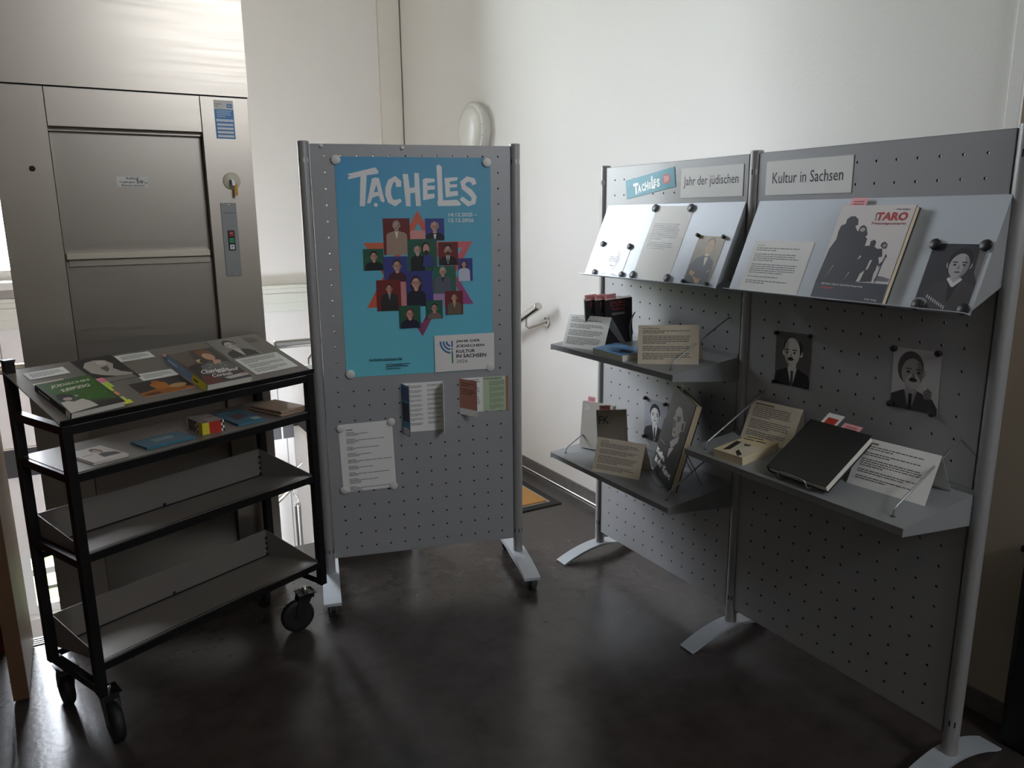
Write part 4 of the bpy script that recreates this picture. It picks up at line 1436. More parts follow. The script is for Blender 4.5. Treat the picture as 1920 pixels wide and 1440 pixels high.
o, fr = panel_sheet('title_sheet', 'white title sheet with the words Jahr der jüdischen', 'sheet', [(1278, 316.5), (1395, 307), (1393, 367.5), (1276, 371.5)])
p = Print(fr)
p.text('Jahr der jüdischen', (0.05, 0.28, 0.93, 0.68), '#2c2c30')
p.build(o)
o, fr = panel_sheet('title_sheet', 'white title sheet with the words Kultur in Sachsen', 'sheet', [(1438, 303.5), (1601, 290), (1596.5, 361), (1435.5, 366.5)])
p = Print(fr)
p.text('Kultur in Sachsen', (0.085, 0.33, 0.905, 0.66), '#2c2c30')
p.build(o)

C5b = crop(1440, 600, 5.333)
o, fr = panel_sheet('portrait_photo', 'black and white photo of a balding man with moustache and tie', 'photo', C5b((90, 105), (440, 150), (410, 692), (64, 628)))
p = Print(fr)
portrait(p, 0, 0, 1, 1, '#5c5957', '#2a2828', '#e2ddd8', '#1e1d1f', hx=0.50, hy=0.36, hr=0.25, shirt='#d8d4d0', tie='#4a4646', moust='#1a1818', bald=True, sh=0.60, turn=0.6)
p.build(o)
G3 = 'small black magnets on the display stand panels'
for q, wh in (((95, 126), 'top left of the balding man photo'), ((428, 160), 'top right of the balding man photo'), ((70, 612), 'bottom left of the balding man photo'), ((388, 668), 'bottom right of the balding man photo')):
    magnet(C5b(q)[0], PS0 + NS * 0.001, NS, 0.0065, 0.010, MAGB, wh, G3, 'peg magnet')
o, fr = panel_sheet('portrait_photo', 'black and white photo of a bearded man holding a cigarette', 'photo', C5b((1268, 262), (1738, 330), (1690, 945), (1222, 865)))
p = Print(fr)
portrait(p, 0, 0, 1, 1, '#c4c2c1', '#565352', '#a39e9b', '#434142', hx=0.42, hy=0.36, hr=0.26, shirt='#8f8b89', tie='#242324', moust='#2a2828', beard='#b9b6b3', sh=0.62, turn=-0.4)
p.ell(0.78, 0.70, 0.09, 0.10, '#8d8885')
for k in range(3):
    p.ell(0.78, 0.65 + k * 0.05, 0.10, 0.018, '#6d6865', 0.2)
p.rect(0.70, 0.595, 0.74, 0.64, '#e4e2e0')
p.poly([(0.62, 1.0), (0.70, 0.78), (0.86, 0.78), (0.92, 1.0)], '#454344', True)
p.build(o)
for q, wh in (((1272, 283), 'top left of the bearded man photo'), ((1716, 335), 'top right of the bearded man photo'), ((1230, 830), 'bottom left of the bearded man photo'), ((1652, 938), 'bottom right of the bearded man photo')):
    magnet(C5b(q)[0], PS0 + NS * 0.001, NS, 0.0085, 0.010, MAGB, wh, G3, 'peg magnet')
C2b = crop(1050, 720, 6.546)
o, fr = panel_sheet('portrait_photo', 'black and white photo of a dark-haired young man behind the upright portrait book', 'photo', [(1209.6, 743.7), (1254, 757.5), (1249, 835.5), (1207.5, 820.5)])
p = Print(fr)
portrait(p, 0, 0, 1, 1, '#8d8f95', '#17171b', '#c9c6c4', '#222228', hx=0.47, hy=0.36, hr=0.21, shirt='#dcdad8', tie='#3a3c44', sh=0.52)
p.build(o)
for q, wh in (((1058, 168), 'top left of the young man photo'), ((1305, 248), 'top right of the young man photo'), ((1043, 635), 'bottom left of the young man photo')):
    magnet(C2b(q)[0], PS0 + NS * 0.001, NS, 0.0075, 0.012, MAGB, wh, G3, 'peg magnet')

# ------------------------------------------------------------------ on the sloping boards
C1b = crop(1080, 270, 4.8)
C2c = crop(1400, 230, 3.692)
NA_, A0 = fbA.n, fbA.o
NB_, B0 = fbB.n, fbB.o
G4 = 'magnets on the sloping boards'
o, fr = sheet('portrait_photo', 'pale photo of an elderly man with glasses on the far sloping board', 'photo', flat_frame(C1b((255, 905), (490, 930), (415, 1190), (150, 1165)), A0, NA_))
p = Print(fr)
portrait(p, 0, 0, 1, 1, '#d9dde4', '#c4c4cc', '#c9c6c8', '#8d909c', hx=0.55, hy=0.42, hr=0.22, shirt='#e0e2e8', tie='#a9abb6', glasses=True, sh=0.50)
p.build(o)
for q, wh in (((248, 902), 'top left of the pale elderly man photo'), ((488, 925), 'top right of the pale elderly man photo'), ((172, 1155), 'bottom left of the pale elderly man photo'), ((414, 1177), 'bottom right of the pale elderly man photo')):
    magnet(C1b(q)[0], A0 + NA_ * 0.001, NA_, 0.0118, 0.007, MAGG, wh, G4)
o, fr = sheet('text_sheet', 'white typed sheet in the middle of the far sloping board', 'sheet', flat_frame(C1b((715, 558), (1043, 562), (850, 1243), (522, 1205)), A0, NA_))
p = Print(fr)
p.lines(0.10, 0.24, 0.84, 0.60, 14, '#6a6a6e', 120, breaks=(9,))
p.build(o)
for q, wh in (((720, 580), 'top left of the typed sheet'), ((1042, 578), 'top right of the typed sheet'), ((516, 1180), 'bottom left of the typed sheet'), ((825, 1210), 'bottom right of the typed sheet')):
    magnet(C1b(q)[0], A0 + NA_ * 0.001, NA_, 0.0150, 0.007, MAGG, wh, G4)
o, fr = sheet('painted_portrait_card', 'brown painted portrait of a man in dark suit on the far sloping board', 'photo', flat_frame(C1b((1100, 828), (1340, 832), (1205, 1280), (972, 1240)), A0, NA_))
p = Print(fr)
p.poly([(0, 0), (1, 0), (1, 1), (0, 1)], ['#8a7b58', '#9c8d6c', '#6c5d44', '#5b4e3a'], True)
p.poly([(0.05, 1), (0.04, 0.62), (0.2, 0.48), (0.45, 0.40), (0.66, 0.42), (0.88, 0.52), (0.92, 1)], '#2f3038', True)
p.poly([(0.46, 0.37), (0.64, 0.37), (0.60, 0.60), (0.56, 0.62)], '#c9bfa8', True)
p.ell(0.555, 0.17, 0.155, 0.145, '#3b3024')
p.ell(0.55, 0.215, 0.135, 0.15, '#b08e62')
p.rect(0.47, 0.19, 0.53, 0.20, '#3b3024'); p.rect(0.58, 0.19, 0.64, 0.20, '#3b3024')
p.poly([(0.55, 0.21), (0.58, 0.27), (0.53, 0.27)], '#8a6a44', True)
p.rect(0.51, 0.305, 0.60, 0.315, '#6a3a2e')
p.poly([(0.48, 0.40), (0.55, 0.43), (0.63, 0.40), (0.63, 0.45), (0.55, 0.435), (0.48, 0.45)], '#1e1c20', True)
for k in range(4):
    p.poly([(0.12 + k * 0.05, 0.80 - k * 0.01), (0.15 + k * 0.05, 0.72 + k * 0.012), (0.19 + k * 0.05, 0.74 + k * 0.012), (0.30, 0.86)], '#b58f5c', True)
p.poly([(0.28, 0.84), (0.55, 0.90), (0.62, 0.86), (0.60, 0.98), (0.48, 0.99)], '#b58f5c', True)
p.ell(0.80, 0.72, 0.05, 0.02, '#8d8a80', -0.5)
p.build(o)
for q, wh in (((1107, 826), 'top left of the brown painted portrait'), ((1340, 842), 'top right of the brown painted portrait'), ((975, 1240), 'bottom left of the brown painted portrait'), ((1188, 1266), 'bottom right of the brown painted portrait')):
    magnet(C1b(q)[0], A0 + NA_ * 0.001, NA_, 0.0066, 0.011, MAGB, wh, G4, 'peg magnet')
o, fr = sheet('text_sheet', 'white typed sheet at the left of the near sloping board', 'sheet', flat_frame(C2c((65, 815), (465, 827), (352, 1200), (-55, 1158)), B0, NB_))
p = Print(fr)
p.text('Gerda Taro', (0.07, 0.075, 0.20, 0.11), '#44444a')
p.lines(0.07, 0.14, 0.86, 0.86, 18, '#6a6a6e', 130, breaks=(2, 7, 13, 15))
p.build(o)
C8 = crop(1700, 440, 9.0)
o, fr = sheet('portrait_photo', 'black and white photo of a woman in a jacket on the near sloping board', 'photo', flat_frame(C8((440, 145), (1350, 175), (1055, 1325), (120, 1245)), B0, NB_))
p = Print(fr)
portrait(p, 0, 0, 1, 1, '#35343a', '#211f22', '#a7a3a4', '#3f3c3e', hx=0.60, hy=0.30, hr=0.20, shirt='#232226', sh=0.48)
p.poly([(0.86, 0.02), (1, 0.02), (1, 0.55), (0.9, 0.42)], '#6b6768', True)
p.poly([(0.49, 0.50), (0.60, 0.58), (0.71, 0.50), (0.74, 0.53), (0.62, 0.64), (0.58, 0.64), (0.46, 0.53)], '#d4d2d2', True)
p.ell(0.10, 0.90, 0.14, 0.07, '#8b888a')
p.ell(0.10, 0.905, 0.11, 0.05, '#57555a')
for k in range(9):
    p.rect(0.20 + k * 0.045, 0.78 + k * 0.018, 0.225 + k * 0.045, 0.83 + k * 0.018, '#b5b2b4')
p.build(o)
for q, wh in (((495, 170), 'top left of the woman photo'), ((1355, 190), 'top right of the woman photo'), ((185, 1190), 'bottom left of the woman photo'), ((968, 1272), 'bottom right of the woman photo')):
    magnet(C8(q)[0], B0 + NB_ * 0.001, NB_, 0.0142, 0.007, MAGB, wh, G4)


# ------------------------------------------------------------------ books
def book(name, label, fr, t, cover, pages=PAGES, art=None, spine='left', overhang=0.003, hard=True, spine_art=None, slips=(), settle=None):
    """closed book; fr = front cover rectangle, thickness t behind it"""
    n = fr.n
    if settle is not None:
        low = min(np.dot(fr.p(u, 1, d) - settle, nA) for u in (0, 1) for d in (0, -t))
        fr = Frame(fr.o + nA * (0.0006 - low), fr.ex, fr.ey, fr.w, fr.h)
    root = thing(name, label, 'book', fr.p(0.5, 1, -t / 2))
    ct_ = 0.0025 if hard else 0.0006
    w, h = fr.w, fr.h
    f = obj('front_cover', MB().obox(fr.p(0, 0, -ct_), fr.ex * w, fr.ey * h, n * ct_), cover, root)
    obj('back_cover', MB().obox(fr.p(0, 0, -t), fr.ex * w, fr.ey * h, n * ct_), cover, root)
    ov = overhang if hard else 0.0005
    sl, sr = (0.002, ov) if spine == 'left' else (ov, 0.002)
    obj('page_block', MB().obox(fr.p(0, 0, -t + ct_) + fr.ex * sl + fr.ey * ov, fr.ex * (w - sl - sr), fr.ey * (h - 2 * ov), n * (t - 2 * ct_)), pages, root)
    so_ = fr.p(0, 0, -t) if spine == 'left' else fr.p(1, 0, -t) - fr.ex * ct_
    s_ = obj('spine', MB().obox(so_, fr.ex * max(ct_, 0.001), fr.ey * h, n * t), cover, root)
    if art:
        p = Print(fr)
        art(p)
        p.build(f)
    if spine_art:
        if spine == 'left':
            sf = Frame(fr.p(0, 0, -t), n, fr.ey, t, h)
        else:
            sf = Frame(fr.p(1, 0, 0), -n, fr.ey, t, h)
        p = Print(sf)
        spine_art(p)
        p.build(s_)
    for (u, wd, ht, m, txt) in slips:
        a = fr.p(u, 0, -t * 0.5) - fr.ey * ht
        sp_ = obj('slip', MB().obox(a, fr.ex * wd, fr.ey * (ht + 0.002), n * 0.0005), m, root)
        if txt:
            sf = Frame(a + n * 0.0005, fr.ex, fr.ey, wd, ht)
            p = Print(sf)
            p.lines(0.2, 0.35, 0.85, 0.9, 2, '#8a3a40', 7, last=1.1)
            if txt == 'red':
                p.rect(0.2, 0.35, 0.85, 0.85, '#c03a2c')
            p.build(sp_)
    return root, fr


# photography book on the near sloping board
C6b = crop(1520, 360, 6.545)
TQ = C6b((368, 165), (1262, 163), (905, 1385), (20, 1300))
fr = flat_frame(TQ, B0, NB_, 0.021)


def art_taro(p):
    p.H = homography(TQ)
    p.poly([(0, 0), (1, 0), (1, 1), (0, 1)], '#cfc8c4', True)
    p.poly(C6b((975, 1130), (905, 1385), (20, 1300), (75, 1110), (300, 1090), (760, 1115)), '#3a3d48')
    p.poly(C6b((800, 1075), (830, 1025), (900, 1035), (990, 1065), (975, 1100), (800, 1090)), '#6a6a70')
    D = '#2b2c33'
    for g in ([(75, 1110), (150, 900), (230, 690), (310, 575), (330, 480), (360, 410), (440, 375), (530, 400), (560, 470), (610, 500), (690, 570), (665, 660), (760, 650), (820, 695), (880, 690), (885, 790), (840, 800), (850, 880), (790, 1000), (770, 1100), (300, 1110)],
              [(415, 385), (430, 330), (475, 297), (530, 295), (570, 335), (570, 400), (530, 420)],
              [(575, 470), (600, 420), (640, 402), (675, 430), (690, 520), (660, 555), (610, 540)],
              [(725, 650), (735, 600), (780, 582), (803, 610), (790, 660), (760, 670)],
              [(855, 660), (870, 620), (910, 606), (943, 640), (930, 690), (890, 695)],
              [(800, 1110), (880, 870), (915, 790), (925, 750), (945, 790), (930, 800), (890, 890), (815, 1110)],
              [(835, 900), (885, 850), (890, 870), (845, 930)]):
        p.poly(C6b(*g), D)
    p.ell(*p.uv(C6b((628, 460))[0]), 0.035, 0.022, '#a39a95')
    p.ell(*p.uv(C6b((905, 655))[0]), 0.024, 0.018, '#8d8682')
    for g in ([(580, 1098), (625, 1000), (680, 960), (650, 1040), (625, 1095)], [(690, 960), (735, 840), (768, 825), (720, 940)], [(580, 835), (620, 770), (628, 790)], [(185, 1062), (290, 895), (290, 905)], [(430, 1080), (490, 975), (492, 985)], [(770, 1095), (830, 900), (850, 900), (805, 1060)]):
        p.poly(C6b(*g), '#cfc8c4')
    p.text('TARO', C6b((800, 250), (1180, 250), (1155, 355), (770, 352)), '#a8322f', 0.045)
    p.text('Fotoreporterin', C6b((738, 368), (1150, 372), (1140, 412), (728, 408)), '#8d302e', 0.025)
    p.text('Irme Schaber', C6b((1032, 203), (1198, 204), (1194, 226), (1026, 225)), '#3a3a40', 0.012)
    p.text('Gerda', C6b((765, 352), (775, 262), (795, 262), (785, 352)), '#3a3a40', 0.012)
    p.text('Mit Robert Capa im Spanischen Bürgerkrieg', C6b((162, 1108), (668, 1150), (660, 1180), (155, 1136)), '#d6d4d4', 0.012)
    p.poly(C6b((150, 1162), (295, 1174), (291, 1188), (146, 1176)), '#b8473e')
    p.text('Jonas Verlag', C6b((700, 1300), (848, 1318), (840, 1346), (692, 1328)), '#d6d4d4', 0.012)


book('photography_book', 'large grey and black hardback with red title on the near sloping board', fr, 0.021, mat('dark cover', '#2c2e36', 0.35), PAGES, art_taro, slips=((0.06, 0.052, 0.027, PINK, True),))


def shelf_plane(s):
    return s, nA


def tent_card(label, px, shelf_o, m=PAPER, back_deg=None, art=None, back=None):
    fr = stand_frame(px, shelf_o, nA)
    t = thing('text_card', label, 'card', fr.p(0.5, 1))
    f = obj('front_page', MB().obox(fr.p(0, 0, -0.0006), fr.ex * fr.w, fr.ey * fr.h, fr.n * 0.0006), m, t)
    # rear leaf reaches back down to the shelf
    top_ = fr.p(0, 0, -0.0006)
    foot = fr.p(0, 1)
    hor = unit(np.cross(fr.ex, nA)) * -1
    if np.dot(hor, fr.n) > 0:
        hor = -hor
    hgt = np.dot(top_ - foot, nA)
    run = np.dot(top_ - foot, hor)
    bk_ = foot + hor * (run + (back if back is not None else abs(run)))
    d = bk_ - top_
    nn = unit(np.cross(fr.ex, d))
    obj('back_page', MB().obox(top_, fr.ex * fr.w, d, nn * 0.0006), m, t)
    p = Print(fr)
    art(p)
    p.build(f)
    return fr


def art_card(head, n, seed, br, u1=0.9, v1=0.92, c='#6b6764'):
    def f(p):
        if isinstance(head, str):
            p.text(head, (0.08, 0.065, 0.08 + 0.016 * len(head), 0.11), '#4a4644', 0.008)
        else:
            p.lines(0.08, 0.07, 0.08 + head, 0.11, 1, '#4a4644', seed + 9, last=1.2, fill=0.8)
        p.lines(0.08, 0.14, u1, v1, n, c, seed, breaks=br)
    return f


K1 = crop(1050, 540, 6.857)
tent_card('white folded text card at the far end of the upper shelf', K1((122, 338), (665, 378), (556, 812), (25, 745)), sA1, PAPER, art=art_card('Ernst Bloch', 17, 140, (2, 6, 11)), back=0.075)
tent_card('beige folded text card at the near end of the upper shelf', K1((1010, 478), (1790, 475), (1783, 985), (998, 975)), sA1, PAPERB, art=art_card('Kurt Wolff Verlag', 17, 141, (2, 8, 12), v1=0.9), back=0.035)
K2 = C2b
tent_card('cream folded text card in front of the grey initials book', K2((470, 650), (1050, 740), (970, 1180), (390, 1065)), sA2, PAPERB, art=art_card('Franz Kafka', 17, 142, (3, 7, 13)), back=0.035)
K3 = crop(1320, 730, 5.647)
tent_card('cream text card standing left of the black album', K3((490, 85), (1085, 235), (905, 642), (385, 500)), sB, PAPERB, art=art_card(0.38, 16, 143, (6, 12)), back=0.004)
K4 = crop(1560, 800, 6.857)
tent_card('white text card standing right of the black album', K4((398, 130), (1415, 378), (1190, 1022), (185, 718)), sB, PAPER, art=art_card(0.20, 16, 144, (2, 5, 10, 13), u1=0.86, v1=0.86), back=0.05)

# three paperbacks on the upper shelf
BLK = mat('black paper cover', '#2b292d', 0.4)
fr = stand_frame(K1((580, 158), (920, 122), (932, 683), (590, 728)), sA1, nA)
fr = Frame(fr.o, fr.ex, fr.ey, fr.w, fr.h)


def art_hope(p):
    p.text('Ernst Bloch', (0.20, 0.03, 0.75, 0.10), '#b0493a', 0.012)
    p.text('Das Prinzip', (0.20, 0.11, 0.77, 0.18), '#b0493a', 0.012)
    p.text('Hoffnung', (0.26, 0.19, 0.72, 0.26), '#b0493a', 0.012)
    p.lines(0.25, 0.305, 0.76, 0.36, 2, '#d8d4d0', 9, last=1.2)


for k, (lab, off) in enumerate((('black paperback with red title, frontmost of the three on the upper shelf', 0), ('black paperback in the middle of the three on the upper shelf', 1), ('black paperback rearmost and leftmost of the three on the upper shelf', 2))):
    f2 = Frame(fr.o - fr.ex * (0.034 * off) - fr.n * (0.0215 * off), fr.ex, fr.ey, fr.w, fr.h)
    book('paperback', lab, f2, 0.020, BLK, PAGESW, art_hope, hard=False, slips=((0.02, 0.045, 0.020, PINK, True),), settle=sA1)[0]['group'] = 'black paperbacks on the upper shelf'
# wire bookend holding the paperbacks
be = thing('bookend', 'bent silver wire bookend holding the black paperbacks', 'bookend', fr.p(0.98, 1))
e0 = fr.p(0.93, 1, 0.004)
obj('loop', wire([e0, fr.p(0.86, 0.62, 0.012), fr.p(0.96, 0.42, 0.010), fr.p(1.13, 0.32, 0.0), fr.p(1.02, 0.6, -0.03), fr.p(1.14, 0.93, -0.04), fr.p(1.0, 1.0, -0.045) + nA * 0.003], 0.0022), WIRE, be)
# blue book lying flat
q3 = K1((455, 785), (855, 875), (1060, 800), (690, 690))
hb = 0.022
fr = rect_frame([on_plane(q, sA1 + nA * hb, nA) for q in (q3[3], q3[2], q3[1], q3[0])])


def art_blue(p):
    p.rect(0, 0, 1, 1, '#6f9fd4')
    p.rect(0.0, 0.0, 0.45, 1, '#7fabd8')
    p.poly([(0.55, 0.45), (0.9, 0.35), (0.95, 0.65), (0.62, 0.72)], '#1f2f4a', True)
    p.lines(0.5, 0.74, 0.88, 0.84, 1, '#1f2f4a', 6, last=1.2, fill=0.9)


book('blue_book', 'light blue book lying flat between the two cards on the upper shelf', fr, hb, mat('light blue cover', '#6f9fd4', 0.3), PAGESW, art_blue, hard=False)

# lower shelf, far bay
fr = stand_frame(K2((285, 235), (645, 270), (605, 862), (240, 785)), sA2, nA)
book('pale_book', 'pale linen book leaning at the far end of the lower shelf', fr, 0.022, GREYCLOTH, PAGESW, lambda p: p.text('26', (0.08, 0.05, 0.24, 0.17), '#d8d5cf'), slips=((0.12, 0.040, 0.022, PINK, True),), settle=sA2)
fr = stand_frame(K2((452, 335), (805, 322), (835, 890), (470, 890)), sA2, nA)
book('initials_book', 'grey-brown book with dark initials FK on the lower shelf', fr, 0.016, mat('grey-brown cloth', '#968c80', 0.7), PAGES, lambda p: p.text('FK', (0.08, 0.13, 0.41, 0.30), '#2e2a28', 0.0),
     spine_art=lambda p: (p.rect(0, 0, 1, 1, '#c8bfae'), p.lines(0.1, 0.05, 0.95, 0.95, 14, '#4a443c', 5)), slips=((0.10, 0.045, 0.018, PINK, True),), settle=sA2)
KQ = K2((1425, 45), (1665, 290), (1345, 1345), (1125, 1020))
fr = stand_frame(KQ, sA2 + nA * 0.006, nA)


def art_kafka(p):
    p.H = homography(KQ)
    p.poly([(0, 0), (1, 0), (1, 1), (0, 1)], '#2a2829', True)
    p.poly(K2((1290, 430), (1420, 420), (1370, 700), (1200, 740)), '#353231')
    p.poly(K2((1430, 345), (1470, 292), (1505, 330), (1520, 470), (1545, 490), (1520, 600), (1480, 605), (1455, 650), (1400, 670), (1378, 640), (1392, 570), (1400, 430), (1425, 390)), '#bdb6ae')
    p.poly(K2((1440, 410), (1490, 420), (1485, 470), (1450, 490)), '#4a4542')
    p.poly(K2((1395, 430), (1435, 470), (1420, 560), (1395, 545)), '#6a645f')
    p.poly(K2((1400, 590), (1425, 600), (1415, 615), (1398, 610)), '#3a3532')
    p.poly(K2((1500, 510), (1530, 490), (1515, 590), (1490, 600)), '#2f2c2b')
    p.poly(K2((1355, 720), (1470, 645), (1450, 730), (1380, 800), (1360, 790)), '#cfcac4')
    p.poly(K2((1345, 800), (1400, 800), (1330, 910), (1318, 915)), '#dedad6')
    p.text('Kafka', K2((1205, 770), (1300, 905), (1282, 985), (1190, 845)), '#eceae8', 0.06)
    p.text('in der Kunst', K2((1190, 875), (1368, 1130), (1342, 1210), (1165, 950)), '#eceae8', 0.06)
    p.lines(0.05, 0.645, 0.3, 0.66, 1, '#c8c6c4', 3, last=1)


book('portrait_book', 'tall black hardback with a man’s half-lit face standing on the lower shelf', fr, 0.026, mat('black glossy cover', '#201e1f', 0.25), PAGES, art_kafka, slips=((0.12, 0.03, 0.018, PAPER, True),), settle=sA2 + nA * 0.004)
bs_ = thing('book_easel', 'silver wire easel under the tall black portrait book', 'easel', fr.p(0.5, 1))
hz = unit(np.cross(nA, fr.ex))
if np.dot(hz, fr.n) < 0:
    hz = -hz
a0, a1 = fr.p(0.08, 1), fr.p(0.72, 1)
dn = lambda q: q - nA * (np.dot(q - sA2, nA) - 0.003)
obj('front_wire', wire([dn(a0 - hz * 0.03), dn(a0 + hz * 0.016), dn(a1 + hz * 0.016), dn(a1 - hz * 0.03)], 0.0024), WIRE, bs_)
for u in (0.40, 0.85):
    obj('back_wire', wire([dn(fr.p(u, 1) - hz * 0.02), fr.p(u, 0.55, -0.030), dn(fr.p(u, 1) - hz * 0.13)], 0.002), WIRE, bs_)

# near bay shelf
q3 = K3((495, 480), (795, 578), (400, 715), (88, 632))
hb = 0.026
fr = rect_frame([on_plane(q, sB + nA * hb, nA) for q in q3])
PBQ = q3


def art_cream(p):
    p.H = homography(PBQ)
    p.poly([(0, 0), (1, 0), (1, 1), (0, 1)], '#d9c79f', True)
    p.poly(K3((470, 494), (650, 540), (642, 550), (460, 503)), '#4c4236')
    p.poly(K3((430, 515), (545, 545), (535, 555), (420, 525)), '#4c4236')
    p.poly(K3((560, 549), (665, 576), (655, 586), (550, 559)), '#4c4236')
    p.poly(K3((335, 545), (612, 630), (408, 712), (180, 642)), '#d6cdb6')
    p.poly(K3((340, 547), (400, 565), (270, 640), (190, 640)), '#3a3630')
    p.poly(K3((400, 570), (500, 590), (480, 620), (380, 630), (330, 690), (280, 640)), '#cfc6b0')
    p.poly(K3((430, 580), (505, 598), (480, 612), (420, 605)), '#57524a')
    p.poly(K3((330, 660), (365, 640), (400, 690), (350, 700)), '#2f2b27')


book('cream_paperback', 'thick cream paperback with a drawn face lying on the near bay shelf', fr, hb, mat('cream cover', '#d9c79f', 0.55), PAGES, art_cream, hard=False)
AQ = K3((1140, 318), (1770, 485), (1285, 1035), (660, 810))
fr = stand_frame(AQ, sB + nA * 0.030, nA)
fr = Frame(fr.o, fr.ex, fr.ey, fr.w, fr.h)
book('black_album', 'large plain black album propped on a wire easel on the near bay shelf', fr, 0.024, BLKCLOTH, PAGESW,
     slips=((0.12, 0.055, 0.050, PAPER, 'red'), (0.46, 0.06, 0.028, PINK, True)))
be2 = thing('book_easel', 'silver wire easel under the black album', 'easel', fr.p(0.5, 1))
hz = unit(np.cross(nA, fr.ex))
if np.dot(hz, fr.n) < 0:
    hz = -hz
dn = lambda q: q - nA * (np.dot(q - sB, nA) - 0.0025)
c0, c1 = fr.p(0.22, 1, -0.026), fr.p(0.70, 1, -0.026)
up0 = fr.n * 0.03 + fr.ey * 0.006
obj('front_wire', wire([dn(c0 - hz * 0.06), dn(c0 + hz * 0.010), c0 + up0, c1 + up0, dn(c1 + hz * 0.010), dn(c1 - hz * 0.06)], 0.0024), WIRE, be2)
for u in (0.25, 0.70):
    obj('back_wire', wire([dn(fr.p(u, 1, -0.026)), fr.p(u, 0.7, -0.028), dn(fr.p(u, 0.7, -0.03) - hz * 0.03)], 0.0022), WIRE, be2)

# ------------------------------------------------------------------ on the cart top
T0, TN = G(0, 0, ZTF), tn if tn[2] > 0 else -tn
T0 = T0 + TN * 0.0005
L1 = crop(30, 630, 8.0)
L2 = crop(200, 620, 4.8)


def top_sheet(name, label, cat, px, m=PAPER):
    return sheet(name, label, cat, flat_frame(px, T0, TN), m)


for lab, q, s in (('small white caption card at the left rear of the cart top', L1((105, 570), (705, 462), (808, 555), (205, 662)), 1),
                  ('small white caption card behind the crouching sculpture photo', L2((65, 230), (375, 190), (438, 233), (130, 287)), 2),
                  ('small white caption card above the nude painting photo', L2((265, 400), (580, 342), (652, 398), (325, 452)), 3)):
    o, fr = top_sheet('caption_card', lab, 'card', q)
    p = Print(fr)
    p.lines(0.1, 0.25, 0.92, 0.85, 4, '#75706c', 150 + s)
    p.build(o)
    o['group'] = 'caption cards on the cart top'
o, fr = top_sheet('text_card', 'larger white text card at the right end of the cart top', 'card', L2((1150, 262), (1525, 193), (1725, 318), (1350, 398)))
p = Print(fr)
p.lines(0.08, 0.1, 0.9, 0.92, 12, '#75706c', 160, breaks=(4, 8))
p.build(o)
o, fr = top_sheet('sculpture_photo', 'dark photo of a crouching pale stone sculpture on the cart top', 'photo', [(133, 679.4), (213, 664.5), (259, 708.5), (187, 722)])
p = Print(fr)
p.rect(0, 0, 1, 1, '#2f2b29')
p.poly([(0.12, 0.55), (0.10, 0.30), (0.25, 0.14), (0.50, 0.10), (0.72, 0.16), (0.80, 0.34), (0.68, 0.50), (0.76, 0.66), (0.95, 0.78), (0.90, 0.84), (0.55, 0.80), (0.28, 0.68)], '#b9b0a8', True)
p.poly([(0.15, 0.78), (0.9, 0.84), (0.93, 0.97), (0.2, 0.97)], '#857d76', True)
p.poly([(0.42, 0.42), (0.62, 0.36), (0.58, 0.52), (0.46, 0.6)], '#6b635d', True)
p.ell(0.58, 0.24, 0.12, 0.10, '#cfc7bf')
p.build(o)
o, fr = top_sheet('painting_photo', 'photo of a warm-toned reclining figure painting on the cart top', 'photo', [(242.7, 722), (333, 703.5), (371, 726), (269.5, 746)])
p = Print(fr)
p.rect(0, 0, 1, 1, '#3d3836')
p.poly([(0.0, 0.7), (0.3, 0.62), (0.8, 0.7), (1, 0.85), (1, 1), (0, 1)], '#a4622f', True)
p.poly([(0.30, 0.30), (0.45, 0.12), (0.62, 0.3), (0.6, 0.66), (0.35, 0.66)], '#b8732f', True)
p.ell(0.46, 0.16, 0.08, 0.10, '#a9622a')
p.ell(0.76, 0.62, 0.17, 0.14, '#b99a66')
p.ell(0.2, 0.86, 0.16, 0.08, '#5b3a22')
p.build(o)
o, fr = top_sheet('portrait_photo', 'grey photo of a seated dark-haired woman at the right rear of the cart top', 'photo', L2((880, 102), (1180, 55), (1400, 205), (1115, 258)))
p = Print(fr)
portrait(p, 0, 0, 1, 1, '#8d8782', '#1f1c1b', '#c7bfb9', '#33302e', hx=0.5, hy=0.36, hr=0.18, shirt='#c7bfb9', sh=0.42)
p.build(o)

JQ = L1((312, 735), (1122, 572), (1615, 985), (802, 1165))
fr = flat_frame(JQ, T0, TN, 0.019)


